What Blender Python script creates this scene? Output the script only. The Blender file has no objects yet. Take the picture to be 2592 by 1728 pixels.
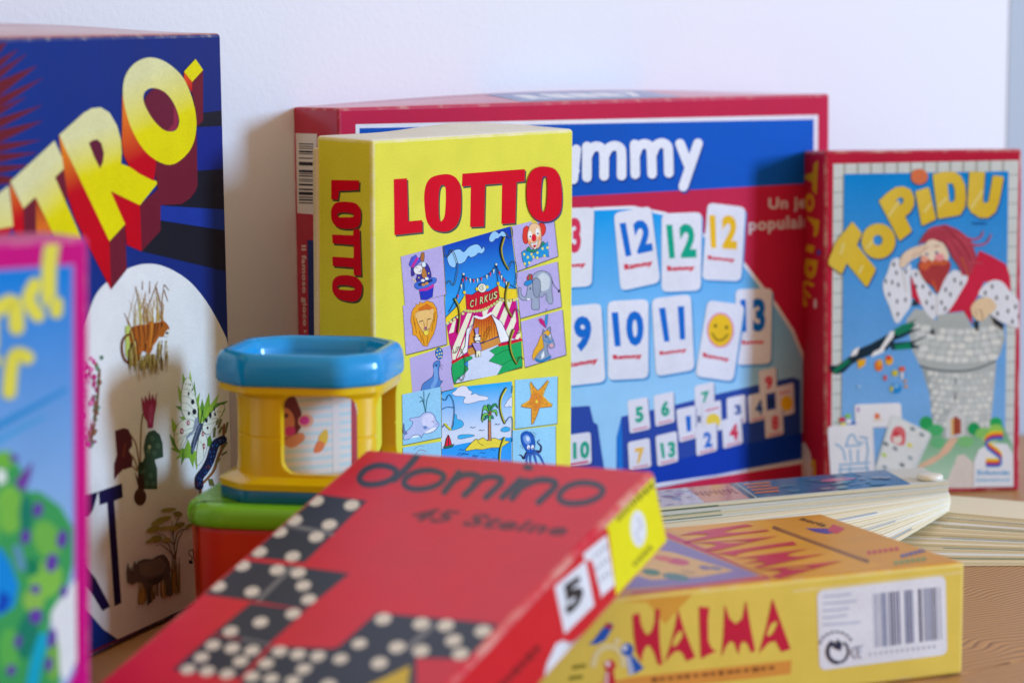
import bpy, bmesh, math, random
from mathutils import Vector, Matrix, geometry
R = math.radians
S = bpy.context.scene
COL = S.collection

# ------------------------------------------------------------------ camera, light, exposure
CAM_H, PITCH = 0.33, math.atan((864 - 70) / 6400)
cam = bpy.data.cameras.new('camera')
cam.sensor_width = 36
cam.lens = 6400 / 2592 * 36
cam.clip_start, cam.clip_end = 0.01, 60
cam.dof.use_dof = True
cam.dof.focus_distance = 1.5
cam.dof.aperture_fstop = 5.4
cam.dof.aperture_blades = 8
cam_o = bpy.data.objects.new('camera', cam)
cam_o.location = (0, 0, CAM_H)
cam_o.rotation_euler = (math.pi / 2 - PITCH, 0, 0)
COL.objects.link(cam_o)
S.camera = cam_o

W = bpy.data.worlds.new('World')
S.world = W
W.use_nodes = True
W.node_tree.nodes['Background'].inputs[0].default_value = (1.0, 0.77, 0.64, 1)
W.node_tree.nodes['Background'].inputs[1].default_value = 0.68

def area(name, loc, target, sx, sy, power, color):
    l = bpy.data.lights.new(name, 'AREA')
    l.shape = 'RECTANGLE'; l.size = sx; l.size_y = sy; l.energy = power; l.color = color
    o = bpy.data.objects.new(name, l)
    o.location = loc
    o.rotation_euler = (Vector(target) - Vector(loc)).to_track_quat('-Z', 'Y').to_euler()
    COL.objects.link(o)
    return o
area('window_light', (5.73, 0.31, 1.44), (0.05, 1.6, 0.15), 1.13, 1.43, 398, (0.37, 0.585, 1.0))

S.view_settings.view_transform = 'Standard'
S.view_settings.look = 'None'
S.view_settings.exposure = 0
S.view_settings.gamma = 1

# ------------------------------------------------------------------ helpers
def lin(h, k=(1.10, 1.06, 0.86)):
    h = h.lstrip('#')
    out = []
    for i in range(3):
        c = int(h[2 * i:2 * i + 2], 16) / 255
        c = c / 12.92 if c <= 0.04045 else ((c + 0.055) / 1.055) ** 2.4
        out.append(min(0.88, c * k[i]))
    return tuple(out) + (1.0,)

def link(name, mesh, mats=(), parent=None):
    o = bpy.data.objects.new(name, mesh)
    for m in mats:
        mesh.materials.append(m)
    COL.objects.link(o)
    if parent:
        o.parent = parent
    return o

def thing(name, label, cat, mat=None, group=None):
    o = bpy.data.objects.new(name, None)
    o.empty_display_size = 0.02
    COL.objects.link(o)
    if mat:
        o.matrix_world = mat
    o['label'] = label; o['category'] = cat
    if group:
        o['group'] = group
    return o

def nodes(name):
    m = bpy.data.materials.new(name)
    m.use_nodes = True
    nt = m.node_tree
    return m, nt, nt.nodes['Principled BSDF']

def N(nt, t, **kw):
    n = nt.nodes.new(t)
    for k, v in kw.items():
        if k in n.inputs:
            n.inputs[k].default_value = v
        else:
            setattr(n, k, v)
    return n

def card_mat(name, rough, bump=0.12, bscale=900, coat=0.0, spec=0.5, worn=None, thr=0.5, nscale=160):
    """Printed card: the ink colour is the mesh's colour attribute; worn edges mix in bare paper by noise."""
    m, nt, b = nodes(name)
    L = nt.links.new
    at = N(nt, 'ShaderNodeAttribute', attribute_name='Col')
    tc = N(nt, 'ShaderNodeTexCoord')
    big = N(nt, 'ShaderNodeTexNoise', Scale=38.0, Detail=5.0)
    L(tc.outputs['Object'], big.inputs['Vector'])
    mr = N(nt, 'ShaderNodeMapRange')
    mr.inputs[1].default_value = 0.25; mr.inputs[2].default_value = 0.75
    mr.inputs[3].default_value = 0.93; mr.inputs[4].default_value = 1.05
    L(big.outputs[0], mr.inputs[0])
    mul = N(nt, 'ShaderNodeMix', data_type='RGBA', blend_type='MULTIPLY')
    mul.inputs[0].default_value = 1
    L(at.outputs['Color'], mul.inputs[6]); L(mr.outputs[0], mul.inputs[7])
    col = mul.outputs[2]
    if worn:
        nz = N(nt, 'ShaderNodeTexNoise', Scale=float(nscale), Detail=6.0, Roughness=0.7)
        L(tc.outputs['Object'], nz.inputs['Vector'])
        cr = N(nt, 'ShaderNodeMapRange')
        cr.inputs[1].default_value = thr - 0.12; cr.inputs[2].default_value = thr + 0.14
        L(nz.outputs[0], cr.inputs[0])
        mx = N(nt, 'ShaderNodeMix', data_type='RGBA')
        cr.inputs[4].default_value = 0.6
        L(cr.outputs[0], mx.inputs[0]); L(col, mx.inputs[6])
        mx.inputs[7].default_value = lin(worn)
        col = mx.outputs[2]
    gr = N(nt, 'ShaderNodeTexNoise', Scale=1400.0, Detail=2.0)
    L(tc.outputs['Object'], gr.inputs['Vector'])
    gm = N(nt, 'ShaderNodeMapRange')
    gm.inputs[1].default_value = 0.3; gm.inputs[2].default_value = 0.7; gm.inputs[3].default_value = 0.9; gm.inputs[4].default_value = 1.09
    L(gr.outputs[0], gm.inputs[0])
    m2 = N(nt, 'ShaderNodeMix', data_type='RGBA', blend_type='MULTIPLY')
    m2.inputs[0].default_value = 1
    L(col, m2.inputs[6]); L(gm.outputs[0], m2.inputs[7])
    col = m2.outputs[2]
    L(col, b.inputs['Base Color'])
    rr = N(nt, 'ShaderNodeMapRange')
    rr.inputs[3].default_value = rough - 0.06; rr.inputs[4].default_value = rough + 0.07
    L(big.outputs[0], rr.inputs[0]); L(rr.outputs[0], b.inputs['Roughness'])
    b.inputs['Specular IOR Level'].default_value = spec
    b.inputs['Coat Weight'].default_value = coat
    b.inputs['Coat Roughness'].default_value = 0.25
    fine = N(nt, 'ShaderNodeTexNoise', Scale=float(bscale), Detail=3.0)
    L(tc.outputs['Object'], fine.inputs['Vector'])
    bp = N(nt, 'ShaderNodeBump', Strength=bump, Distance=0.0006)
    L(fine.outputs[0], bp.inputs['Height']); L(bp.outputs[0], b.inputs['Normal'])
    return m

CARD = card_mat('printed_card', 0.5, spec=0.07)
SATIN = card_mat('satin_card', 0.3, spec=0.42, bump=0.06)
MATT = card_mat('matt_card', 0.62, spec=0.3)
LINEN = card_mat('linen_card', 0.55, bump=0.2, bscale=420, spec=0.06)
GLOSS = card_mat('glossy_card', 0.16, spec=0.5, bump=0.03)
WORN = card_mat('worn_card_edge', 0.6, worn='#d8ccb8', thr=0.63, nscale=90)
WORNX = card_mat('very_worn_card_edge', 0.65, worn='#e0d8c8', thr=0.57, nscale=46)
WORNL = card_mat('rubbed_card_edge', 0.6, worn='#e8e0c4', thr=0.46, nscale=60)

def add_cols(me, cols):
    a = me.color_attributes.new('Col', 'FLOAT_COLOR', 'POINT')
    for i, c in enumerate(cols):
        a.data[i].color = c

SIDES = {'left': (-1, 0, 0), 'right': (1, 0, 0), 'front': (0, -1, 0), 'back': (0, 1, 0), 'bottom': (0, 0, -1), 'top': (0, 0, 1)}

def rounded_box(name, w, d, h, r, cols, mats, parent, bulge=None, seg=14, origin=(0, 0, 0), only_smooth=False):
    """Box from (0,0,0) to (w,d,h) with rounded edges; material 0 on the faces, 1 on the rounded edges."""
    dims = (w, d, h)
    def ax(Lx):
        n = max(2, int(seg * Lx / max(dims)))
        a = [0, 0.3 * r, 0.65 * r, r]
        b = [r + (Lx - 2 * r) * i / n for i in range(1, n)]
        return a + b + [Lx - r, Lx - 0.65 * r, Lx - 0.3 * r, Lx]
    A = [ax(x) for x in dims]
    verts, vid, faces, fm, vc = [], {}, [], [], []
    dflt = cols.get('all', '#808080')
    def vert(p, c):
        key = (round(p[0], 7), round(p[1], 7), round(p[2], 7), c)
        if key not in vid:
            q = Vector(p)
            cl = Vector([min(max(p[i], r), dims[i] - r) for i in range(3)])
            v = q - cl
            if v.length > 1e-9:
                q = cl + v.normalized() * r
            if bulge:
                q = bulge(q)
            vid[key] = len(verts)
            verts.append(q + Vector(origin)); vc.append(lin(c))
        return vid[key]
    for s, nrm in SIDES.items():
        k = [i for i in range(3) if nrm[i]][0]
        u, v = [(1, 2), (2, 0), (0, 1)][k]
        pos = 0 if nrm[k] < 0 else dims[k]
        c = cols.get(s, dflt)
        for i in range(len(A[u]) - 1):
            for j in range(len(A[v]) - 1):
                q = []
                for (a, b_) in ((i, j), (i + 1, j), (i + 1, j + 1), (i, j + 1)):
                    p = [0, 0, 0]; p[k] = pos; p[u] = A[u][a]; p[v] = A[v][b_]
                    q.append(vert(p, c))
                if nrm[k] < 0:
                    q.reverse()
                faces.append(q)
                edge = i < 3 or j < 3 or i >= len(A[u]) - 4 or j >= len(A[v]) - 4
                fm.append(1 if edge and len(mats) > 1 else 0)
    me = bpy.data.meshes.new(name)
    me.from_pydata(verts, [], faces)
    for p, m_ in zip(me.polygons, fm):
        p.material_index = m_; p.use_smooth = True
    add_cols(me, vc)
    me.update()
    return link(name, me, mats, parent)

# ------------------------------------------------------------------ printing: flat ink shapes laid on the faces of boxes
TXT = {}
def glyphs(s, bold):
    """Outline triangles of a word in the built-in font, scaled to a unit box."""
    if (s, bold) not in TXT:
        c = bpy.data.curves.new('word', 'FONT')
        c.body = s; c.size = 1; c.offset = bold; c.resolution_u = 3; c.space_character = 1 + bold * 3
        o = bpy.data.objects.new('word', c)
        me = bpy.data.meshes.new_from_object(o)
        v = [(x.co.x, x.co.y) for x in me.vertices]
        f = [tuple(p.vertices) for p in me.polygons]
        bpy.data.objects.remove(o); bpy.data.meshes.remove(me); bpy.data.curves.remove(c)
        x0 = min(a for a, _ in v); x1 = max(a for a, _ in v); y0 = min(b for _, b in v); y1 = max(b for _, b in v)
        TXT[(s, bold)] = ([((a - x0) / (x1 - x0), (b - y0) / (y1 - y0)) for a, b in v], f)
    return TXT[(s, bold)]

def smooth(pts, closed=True, n=4):
    out = []; L = len(pts)
    rng = range(L) if closed else range(L - 1)
    for i in rng:
        if closed:
            p = [pts[(i + k) % L] for k in (-1, 0, 1, 2)]
        else:
            p = [pts[max(0, min(L - 1, i + k))] for k in (-1, 0, 1, 2)]
        for j in range(n):
            t = j / n
            out.append(tuple(0.5 * (2 * p[1][q] + (p[2][q] - p[0][q]) * t + (2 * p[0][q] - 5 * p[1][q] + 4 * p[2][q] - p[3][q]) * t * t
                       + (3 * p[1][q] - p[0][q] - 3 * p[2][q] + p[3][q]) * t ** 3) for q in (0, 1)))
    if not closed:
        out.append(pts[-1])
    return out

def solve(A, b):
    n = len(b); M = [A[i][:] + [b[i]] for i in range(n)]
    for i in range(n):
        p = max(range(i, n), key=lambda r_: abs(M[r_][i])); M[i], M[p] = M[p], M[i]
        for r_ in range(n):
            if r_ != i:
                f = M[r_][i] / M[i][i]
                M[r_] = [a - f * c for a, c in zip(M[r_], M[i])]
    return [M[i][n] / M[i][i] for i in range(n)]

class Print:
    """Ink on one face. quad: the face's corners (top left, top right, bottom right, bottom left) in the units the
    artwork was measured in; the artwork is rectified from there to metres on the face (u right, v up)."""
    STEP = 7e-6
    def __init__(self, parent, quad, w, h, O, U, V, mat, fn=None, inset=0.0):
        self.parent, self.mat, self.w, self.h = parent, mat, w, h
        self.O, self.U, self.V = Vector(O), Vector(U), Vector(V)
        self.Nn = self.U.cross(self.V)
        self.fn = fn
        if quad:
            A, b = [], []
            for (x, y), (u, v) in zip(quad, ((0, h), (w, h), (w, 0), (0, 0))):
                A.append([x, y, 1, 0, 0, 0, -u * x, -u * y]); b.append(u)
                A.append([0, 0, 0, x, y, 1, -v * x, -v * y]); b.append(v)
            self.H = solve(A, b)
        else:
            self.H = None
        self.inset = inset
        self.crop(0, 0, 1)
        self.lv = 1
        self.hold = False
        self.cutall = 0
        self.v = None
    def crop(self, x0, y0, s):
        self.c = (x0, y0, s)
    def uv(self, p):
        if self.H is None:
            return p
        x = self.c[0] + p[0] * self.c[2]; y = self.c[1] + p[1] * self.c[2]
        H = self.H; k = H[6] * x + H[7] * y + 1
        u, v = (H[0] * x + H[1] * y + H[2]) / k, (H[3] * x + H[4] * y + H[5]) / k
        i = self.inset
        return (min(max(u, i), self.w - i), min(max(v, i), self.h - i))
    def sheet(self, name, lv=None, label=None):
        self.flush()
        self.name, self.v, self.f, self.cl, self.lab = name, [], [], [], label
        if lv is not None:
            self.lv = lv
    def flush(self):
        if self.v:
            me = bpy.data.meshes.new(self.name)
            me.from_pydata(self.v, [], self.f)
            add_cols(me, self.cl); me.update()
            o = link(self.name, me, [self.mat], self.parent)
            if self.lab:
                o['label'] = self.lab
        self.v = None
    def put(self, tri2, faces, col, grad=None):
        """tri2: points in artwork units"""
        base = len(self.v)
        n = self.lv * self.STEP
        self.lv += 0 if self.hold else 1
        if grad:
            (a, b_, c0, c1) = grad
            c0, c1 = lin(c0), lin(c1)
            dx, dy = b_[0] - a[0], b_[1] - a[1]; dd = dx * dx + dy * dy
        else:
            cc = lin(col)
        for p in tri2:
            u, v = self.uv(p)
            self.v.append(self.fn(u, v, n) if self.fn else self.O + self.U * u + self.V * v + self.Nn * n)
            if grad:
                t = min(1, max(0, ((p[0] - a[0]) * dx + (p[1] - a[1]) * dy) / dd))
                cc = tuple(x + (y - x) * t for x, y in zip(c0, c1))
            self.cl.append(cc)
        for f in faces:
            self.f.append([base + i for i in f])
    def poly(self, pts, col=None, holes=(), sm=False, grad=None, at=None, cut=0):
        if at:
            self.lv = at
        if sm:
            pts = smooth(pts); holes = [smooth(h_) for h_ in holes]
        loops = [list(pts)] + [list(h_) for h_ in holes]
        # orientation of the faces towards the viewer
        tri = geometry.tessellate_polygon([[Vector((x, y, 0)) for x, y in L] for L in loops])
        flat = [p for L in loops for p in L]
        faces = []
        for t in tri:
            q = [self.uv(flat[i]) for i in t]
            ar = (q[1][0] - q[0][0]) * (q[2][1] - q[0][1]) - (q[2][0] - q[0][0]) * (q[1][1] - q[0][1])
            if abs(ar) < 1e-13:
                continue
            faces.append(list(t) if ar > 0 else list(t)[::-1])
        cut = cut or self.cutall
        if grad or cut:
            flat, faces = self.divide(flat, faces, cut or 2)
        self.put(flat, faces, col, grad)
    def divide(self, pts, faces, n):
        for _ in range(n):
            mid = {}; out = []; pts = list(pts)
            def m(a, b_):
                k = (min(a, b_), max(a, b_))
                if k not in mid:
                    mid[k] = len(pts); pts.append(((pts[a][0] + pts[b_][0]) / 2, (pts[a][1] + pts[b_][1]) / 2))
                return mid[k]
            for a, b_, c in faces:
                x, y, z = m(a, b_), m(b_, c), m(c, a)
                out += [[a, x, z], [x, b_, y], [z, y, c], [x, y, z]]
            faces = out
        return pts, faces
    def ell(self, cx, cy, rx, ry, col=None, rot=0, hole=None, n=20, grad=None):
        c, s = math.cos(R(rot)), math.sin(R(rot))
        def ring(a, b_):
            return [(cx + a * math.cos(t) * c - b_ * math.sin(t) * s, cy + a * math.cos(t) * s + b_ * math.sin(t) * c)
                    for t in [2 * math.pi * i / n for i in range(n)]]
        self.poly(ring(rx, ry), col, [ring(rx * hole, ry * hole)] if hole else (), grad=grad)
    def line(self, pts, w, col, sm=False, closed=False, cap=True, taper=0):
        if sm:
            pts = smooth(pts, closed)
        L = len(pts); lft, rgt = [], []
        for i in range(L):
            a = pts[i - 1] if i or closed else pts[0]
            b_ = pts[(i + 1) % L] if i < L - 1 or closed else pts[-1]
            dx, dy = b_[0] - a[0], b_[1] - a[1]; q = math.hypot(dx, dy) or 1
            hw = w / 2 * (1 - taper * i / max(1, L - 1))
            lft.append((pts[i][0] - dy / q * hw, pts[i][1] + dx / q * hw)); rgt.append((pts[i][0] + dy / q * hw, pts[i][1] - dx / q * hw))
        flat = lft + rgt; faces = []
        for i in range(L if closed else L - 1):
            j = (i + 1) % L
            faces.append([i, j, L + j]); faces.append([i, L + j, L + i])
        if cap and not closed:
            for e, k in ((0, 1), (L - 1, -1)):
                o = pts[e]; p = pts[1] if e == 0 else pts[L - 2]
                an = math.atan2(o[1] - p[1], o[0] - p[0]); hw = w / 2 * (1 - (taper if e else 0))
                b0 = len(flat)
                for t in range(7):
                    th = an - math.pi / 2 + math.pi * t / 6
                    flat.append((o[0] + hw * math.cos(th), o[1] + hw * math.sin(th)))
                for t in range(1, 6):
                    faces.append([b0, b0 + t, b0 + t + 1])
        ok = []
        for t in faces:
            q = [self.uv(flat[i]) for i in t]
            ar = (q[1][0] - q[0][0]) * (q[2][1] - q[0][1]) - (q[2][0] - q[0][0]) * (q[1][1] - q[0][1])
            if abs(ar) > 1e-13:
                ok.append(t if ar > 0 else t[::-1])
        self.put(flat, ok, col)
    def word(self, s, q, col, bold=0.03, slant=0):
        """A word stretched over quad q = top left, top right, bottom right, bottom left of its letters."""
        v, f = glyphs(s, bold)
        pts = []
        for a, b_ in v:
            a = a + slant * (b_ - 0.5)
            t = (q[0][0] + (q[1][0] - q[0][0]) * a, q[0][1] + (q[1][1] - q[0][1]) * a)
            o = (q[3][0] + (q[2][0] - q[3][0]) * a, q[3][1] + (q[2][1] - q[3][1]) * a)
            pts.append((o[0] + (t[0] - o[0]) * b_, o[1] + (t[1] - o[1]) * b_))
        faces = []
        for t in f:
            for i in range(1, len(t) - 1):
                tri = [t[0], t[i], t[i + 1]]
                w_ = [self.uv(pts[k]) for k in tri]
                ar = (w_[1][0] - w_[0][0]) * (w_[2][1] - w_[0][1]) - (w_[2][0] - w_[0][0]) * (w_[1][1] - w_[0][1])
                if abs(ar) > 1e-13:
                    faces.append(tri if ar > 0 else tri[::-1])
        self.put(pts, faces, col)
    def card(self, q, r, col):
        """quad with rounded corners, r as a share of the short side"""
        out = []
        for i in range(4):
            p, a, b_ = q[i], q[i - 1], q[(i + 1) % 4]
            la = math.dist(p, a); lb = math.dist(p, b_); k = r * min(la, lb)
            s = (p[0] + (a[0] - p[0]) * k / la, p[1] + (a[1] - p[1]) * k / la); e = (p[0] + (b_[0] - p[0]) * k / lb, p[1] + (b_[1] - p[1]) * k / lb)
            for t in (0, 0.25, 0.5, 0.75, 1):
                out.append(tuple((1 - t) ** 2 * s[z] + 2 * t * (1 - t) * p[z] + t * t * e[z] for z in (0, 1)))
        self.poly(out, col)

def shift(pts, dx, dy):
    return [(x + dx, y + dy) for x, y in pts]

def pose(x, y, z, yaw, lean, roll):
    return Matrix.Translation((x, y, z)) @ Matrix.Rotation(yaw, 4, 'Z') @ Matrix.Rotation(lean, 4, 'X') @ Matrix.Rotation(roll, 4, 'Y')

def front(p, w, h, q, mat, inset=0.0012):
    return Print(p, q, w, h, (0, 0, 0), (1, 0, 0), (0, 0, 1), mat, inset=inset)
def left(p, d, h, q, mat, inset=0.0012):
    return Print(p, q, d, h, (0, d, 0), (0, -1, 0), (0, 0, 1), mat, inset=inset)
def top(p, w, d, h, q, mat, inset=0.0012):
    return Print(p, q, w, d, (0, 0, h), (1, 0, 0), (0, 1, 0), mat, inset=inset)

# ------------------------------------------------------------------ the setting: wall, wall edge, wooden table
YAW = 0.66873
def wall_pt(s, n=0.0):      # s along the wall to the right, n out of the wall towards the room
    return (-0.136 + s * math.cos(YAW) + n * math.sin(YAW), 1.6115 + s * math.sin(YAW) - n * math.cos(YAW))

def plaster(name, col, rough):
    m, nt, b = nodes(name)
    L = nt.links.new
    tc = N(nt, 'ShaderNodeTexCoord')
    nz = N(nt, 'ShaderNodeTexNoise', Scale=3.0, Detail=4.0)
    L(tc.outputs['Object'], nz.inputs['Vector'])
    cr = N(nt, 'ShaderNodeValToRGB')
    c = lin(col)
    cr.color_ramp.elements[0].color = tuple(x * 0.97 for x in c[:3]) + (1,)
    cr.color_ramp.elements[1].color = c
    L(nz.outputs[0], cr.inputs[0]); L(cr.outputs[0], b.inputs['Base Color'])
    b.inputs['Roughness'].default_value = rough
    f = N(nt, 'ShaderNodeTexNoise', Scale=260.0, Detail=4.0)
    L(tc.outputs['Object'], f.inputs['Vector'])
    bp = N(nt, 'ShaderNodeBump', Strength=0.25, Distance=0.001)
    L(f.outputs[0], bp.inputs['Height']); L(bp.outputs[0], b.inputs['Normal'])
    return m

def block(name, pts, z0, z1, mat, bevel=0.0):
    bm = bmesh.new()
    lo = [bm.verts.new((x, y, z0)) for x, y in pts]; hi = [bm.verts.new((x, y, z1)) for x, y in pts]
    bm.faces.new(lo[::-1]); bm.faces.new(hi)
    for i in range(len(pts)):
        j = (i + 1) % len(pts)
        bm.faces.new((lo[i], lo[j], hi[j], hi[i]))
    bmesh.ops.recalc_face_normals(bm, faces=bm.faces)
    if bevel:
        bmesh.ops.bevel(bm, geom=list(bm.edges), offset=bevel, segments=3, affect='EDGES', profile=0.5)
    me = bpy.data.meshes.new(name); bm.to_mesh(me); bm.free()
    return link(name, me, [mat])

wall = block('wall', [wall_pt(-2.6), wall_pt(0.678), wall_pt(0.678, -0.12), wall_pt(-2.6, -0.12)], -0.75, 1.9, plaster('white_plaster', '#e2e4f0', 0.62))
wall['kind'] = 'structure'
trim = block('wall_trim', [wall_pt(0.6781, 0.0008), wall_pt(0.80, 0.0008), wall_pt(0.80, -0.12), wall_pt(0.6781, -0.12)], -0.75, 1.9, plaster('grey_blue_paint', '#a9b4c4', 0.6), 0.0006)
trim['kind'] = 'structure'

def wood():
    m, nt, b = nodes('oiled_pine')
    L = nt.links.new
    tc = N(nt, 'ShaderNodeTexCoord')
    mp = N(nt, 'ShaderNodeMapping')
    mp.inputs['Scale'].default_value = (5.0, 62.0, 20.0)
    L(tc.outputs['Object'], mp.inputs[0])
    wob = N(nt, 'ShaderNodeTexNoise', Scale=7.0, Detail=3.0)
    L(tc.outputs['Object'], wob.inputs['Vector'])
    add = N(nt, 'ShaderNodeMix', data_type='VECTOR')
    sc = N(nt, 'ShaderNodeVectorMath', operation='SCALE'); sc.inputs['Scale'].default_value = 4.0
    L(wob.outputs['Color'], sc.inputs[0])
    va = N(nt, 'ShaderNodeVectorMath', operation='ADD')
    L(mp.outputs[0], va.inputs[0]); L(sc.outputs[0], va.inputs[1])
    wv = N(nt, 'ShaderNodeTexWave', bands_direction='Y', wave_profile='SAW', Scale=1.15, Distortion=1.5, Detail=3.0)
    wv.inputs['Detail Scale'].default_value = 0.7
    L(va.outputs[0], wv.inputs[0])
    cr = N(nt, 'ShaderNodeValToRGB')
    e = cr.color_ramp.elements
    e[0].position = 0.0; e[0].color = lin('#c89c66')
    e[1].position = 0.62; e[1].color = lin('#b98a56')
    x = e.new(0.9); x.color = lin('#7a522c')
    L(wv.outputs[0], cr.inputs[0])
    fib = N(nt, 'ShaderNodeTexNoise', Scale=6.0, Detail=6.0)
    mp2 = N(nt, 'ShaderNodeMapping'); mp2.inputs['Scale'].default_value = (6.0, 160.0, 20.0)
    L(tc.outputs['Object'], mp2.inputs[0]); L(mp2.outputs[0], fib.inputs['Vector'])
    mr = N(nt, 'ShaderNodeMapRange'); mr.inputs[3].default_value = 0.84; mr.inputs[4].default_value = 1.12
    L(fib.outputs[0], mr.inputs[0])
    mul = N(nt, 'ShaderNodeMix', data_type='RGBA', blend_type='MULTIPLY'); mul.inputs[0].default_value = 1
    L(cr.outputs[0], mul.inputs[6]); L(mr.outputs[0], mul.inputs[7])
    L(mul.outputs[2], b.inputs['Base Color'])
    b.inputs['Roughness'].default_value = 0.42
    bp = N(nt, 'ShaderNodeBump', Strength=0.12, Distance=0.001)
    L(fib.outputs[0], bp.inputs['Height']); L(bp.outputs[0], b.inputs['Normal'])
    return m
WOOD = wood()
tb = thing('wooden_table', 'brown grained wooden table under all the game boxes', 'table', pose(*wall_pt(0, 0.003), 0, YAW, 0, 0))
def boards():
    random.seed(3)
    for i in range(5):
        y1 = -0.002 - i * 0.245; y0 = y1 - 0.2445
        bm = bmesh.new()
        q = [bm.verts.new(p) for p in ((-1.3, y0, 0), (1.3, y0, 0), (1.3, y1, 0), (-1.3, y1, 0))]
        q2 = [bm.verts.new((v.co.x, v.co.y, -0.035)) for v in q]
        bm.faces.new(q); bm.faces.new(q2[::-1])
        for k in range(4):
            bm.faces.new((q[k], q2[k], q2[(k + 1) % 4], q[(k + 1) % 4]))
        bmesh.ops.recalc_face_normals(bm, faces=bm.faces)
        bmesh.ops.bevel(bm, geom=list(bm.edges), offset=0.0008, segments=2, affect='EDGES')
        me = bpy.data.meshes.new('table_board'); bm.to_mesh(me); bm.free()
        link('table_board', me, [WOOD], tb)
boards()

# ------------------------------------------------------------------ the big blue nature quiz box on the left
P = thing('nature_quiz_box', 'tall dark blue box with yellow block letters and a white oval of animals and plants', 'game box',
          pose(-0.26367, 1.18447, 0.0, 1.23046, -0.01124, -0.00547))
w, d, h = 0.3, 0.045, 0.325
def nb(q):
    t = max(0, (h - 0.02 - 0) and (q.z - (h - 0.02)) / 0.02)
    q.z += t * 0.0075 * (q.y / d) * math.sin(math.pi * min(1, max(0, 1.12 - q.x / w)) * 0.62)
    return q
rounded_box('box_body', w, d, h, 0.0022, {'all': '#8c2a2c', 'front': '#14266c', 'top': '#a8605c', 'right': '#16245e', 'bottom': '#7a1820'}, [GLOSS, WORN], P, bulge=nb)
a = front(P, w, h, [(-161.4, 97.6), (559.4, 85.0), (596.6, 1485.0), (-91.6, 1820.0)], CARD, 0.0022)
a.sheet('cover_print')
a.poly([(-175, 90), (565, 80), (602, 1490), (-100, 1830)], grad=((0, 300), (560, 300), '#0a2f80', '#182870'))
a.crop(0, 0, 0.55102)
for q, c in (([(905, 585), (1030, 575), (1036, 775), (905, 785)], '#17267c'), ([(740, 945), (1060, 955), (1060, 1052), (735, 1012)], '#1b3490'),
             ([(905, 522), (1060, 505), (1060, 575), (905, 585)], '#1b1c28'), ([(890, 785), (1060, 773), (1060, 957), (740, 945), (830, 930), (870, 880)], '#1a1b26'),
             ([(735, 1012), (1060, 1054), (1065, 1240), (650, 1155)], '#1a1b24')):
    a.poly(q, c)
a.crop(0, 0, 0.25506)
for t, y0, y1 in (((70, 415), 440, 520), ((190, 485), 585, 665), ((278, 528), 690, 775), ((378, 648), 800, 950), ((442, 768), 960, 1065), ((270, 958), 1065, 1135),
                  ((432, 1040), 1170, 1270), ((432, 1198), 1290, 1415), ((415, 1388), 1425, 1510), ((380, 1512), 1525, 1610), ((330, 1640), 1640, 1720), ((300, 1790), 1740, 1830)):
    a.poly([(-160, y0 + 60), (0, y0), t, (0, y1), (-160, y1 + 60)], '#641a28')
a.poly([(-700, 300), (-120, 480), (-120, 1900), (-700, 2000)], '#641a28')
a.crop(0, 640, 0.69379)
a.poly(smooth([(250, 420), (300, 300), (320, 230), (345, 160), (385, 110), (460, 60), (530, 40), (600, 50), (680, 95), (740, 160), (790, 240), (842, 345)], False, 5) + [(870, 1215), (640, 1330), (430, 1408), (375, 1370), (345, 1335), (300, 1280), (240, 1150), (200, 900), (210, 600)], '#dcdcde')
a.crop(230, 1250, 0.26144)
a.poly([(-600, 1790), (50, 1494), (290, 1394), (700, 1226), (1000, 1101), (1500, 880), (1500, 930), (1000, 1145), (700, 1270), (50, 1560), (-600, 1860)], '#7e1420')

a.sheet('title_lettering', 40)
a.crop(0, 0, 0.55102)
PALE, YEL, RED, DRK, ORG = '#d2d09c', '#d8cc00', '#b80018', '#681a2c', '#d8701c'
def yl(pts, holes=(), g=None, sm=False):
    a.poly(pts, holes=holes, sm=sm, grad=(g[0], g[1], PALE, YEL), cut=3)
# far left T
a.poly([(-30, 905), (60, 1040), (-60, 1200)], RED); yl([(-60, 930), (38, 852), (60, 1040), (-60, 1060)], g=((0, 900), (20, 1200)))
# T
a.poly([(42, 838), (105, 958), (110, 1100), (60, 1060)], grad=((45, 850), (90, 990), ORG, RED))
a.poly([(105, 958), (160, 905), (170, 1100), (108, 1100)], DRK)
a.poly([(160, 905), (240, 1070), (165, 1100)], grad=((160, 900), (190, 1060), '#8a2020', ORG))
a.poly([(250, 815), (302, 765), (305, 905), (300, 935)], DRK)
yl([(45, 835), (248, 647), (302, 765), (250, 815), (372, 1095), (260, 1110), (160, 905), (105, 958)], g=((150, 830), (270, 960)))
# R
a.poly([(268, 618), (300, 690), (430, 960), (500, 1108), (508, 1330), (430, 1180), (340, 1000), (308, 900)], grad=((270, 640), (370, 860), '#e08a18', RED), cut=3)
a.poly([(500, 1108), (572, 1030), (580, 1238), (508, 1330)], DRK)
a.poly([(505, 880), (640, 943), (648, 1154), (580, 1125), (572, 1030)], RED)
a.poly([(640, 943), (735, 858), (735, 1060), (648, 1154)], DRK)
a.poly([(395, 640), (470, 640), (480, 780), (420, 780)], '#5e1a32')
yl([(270, 620), (330, 566), (385, 517), (420, 498), (460, 494), (500, 518), (535, 578), (552, 640), (557, 700), (553, 752), (600, 770), (725, 838), (640, 943), (505, 878), (572, 1030), (500, 1108), (430, 960), (300, 690)],
   [[(405, 657), (425, 644), (445, 641), (464, 660), (475, 705), (470, 745), (457, 775), (430, 722)]], ((420, 600), (480, 770)))
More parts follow.
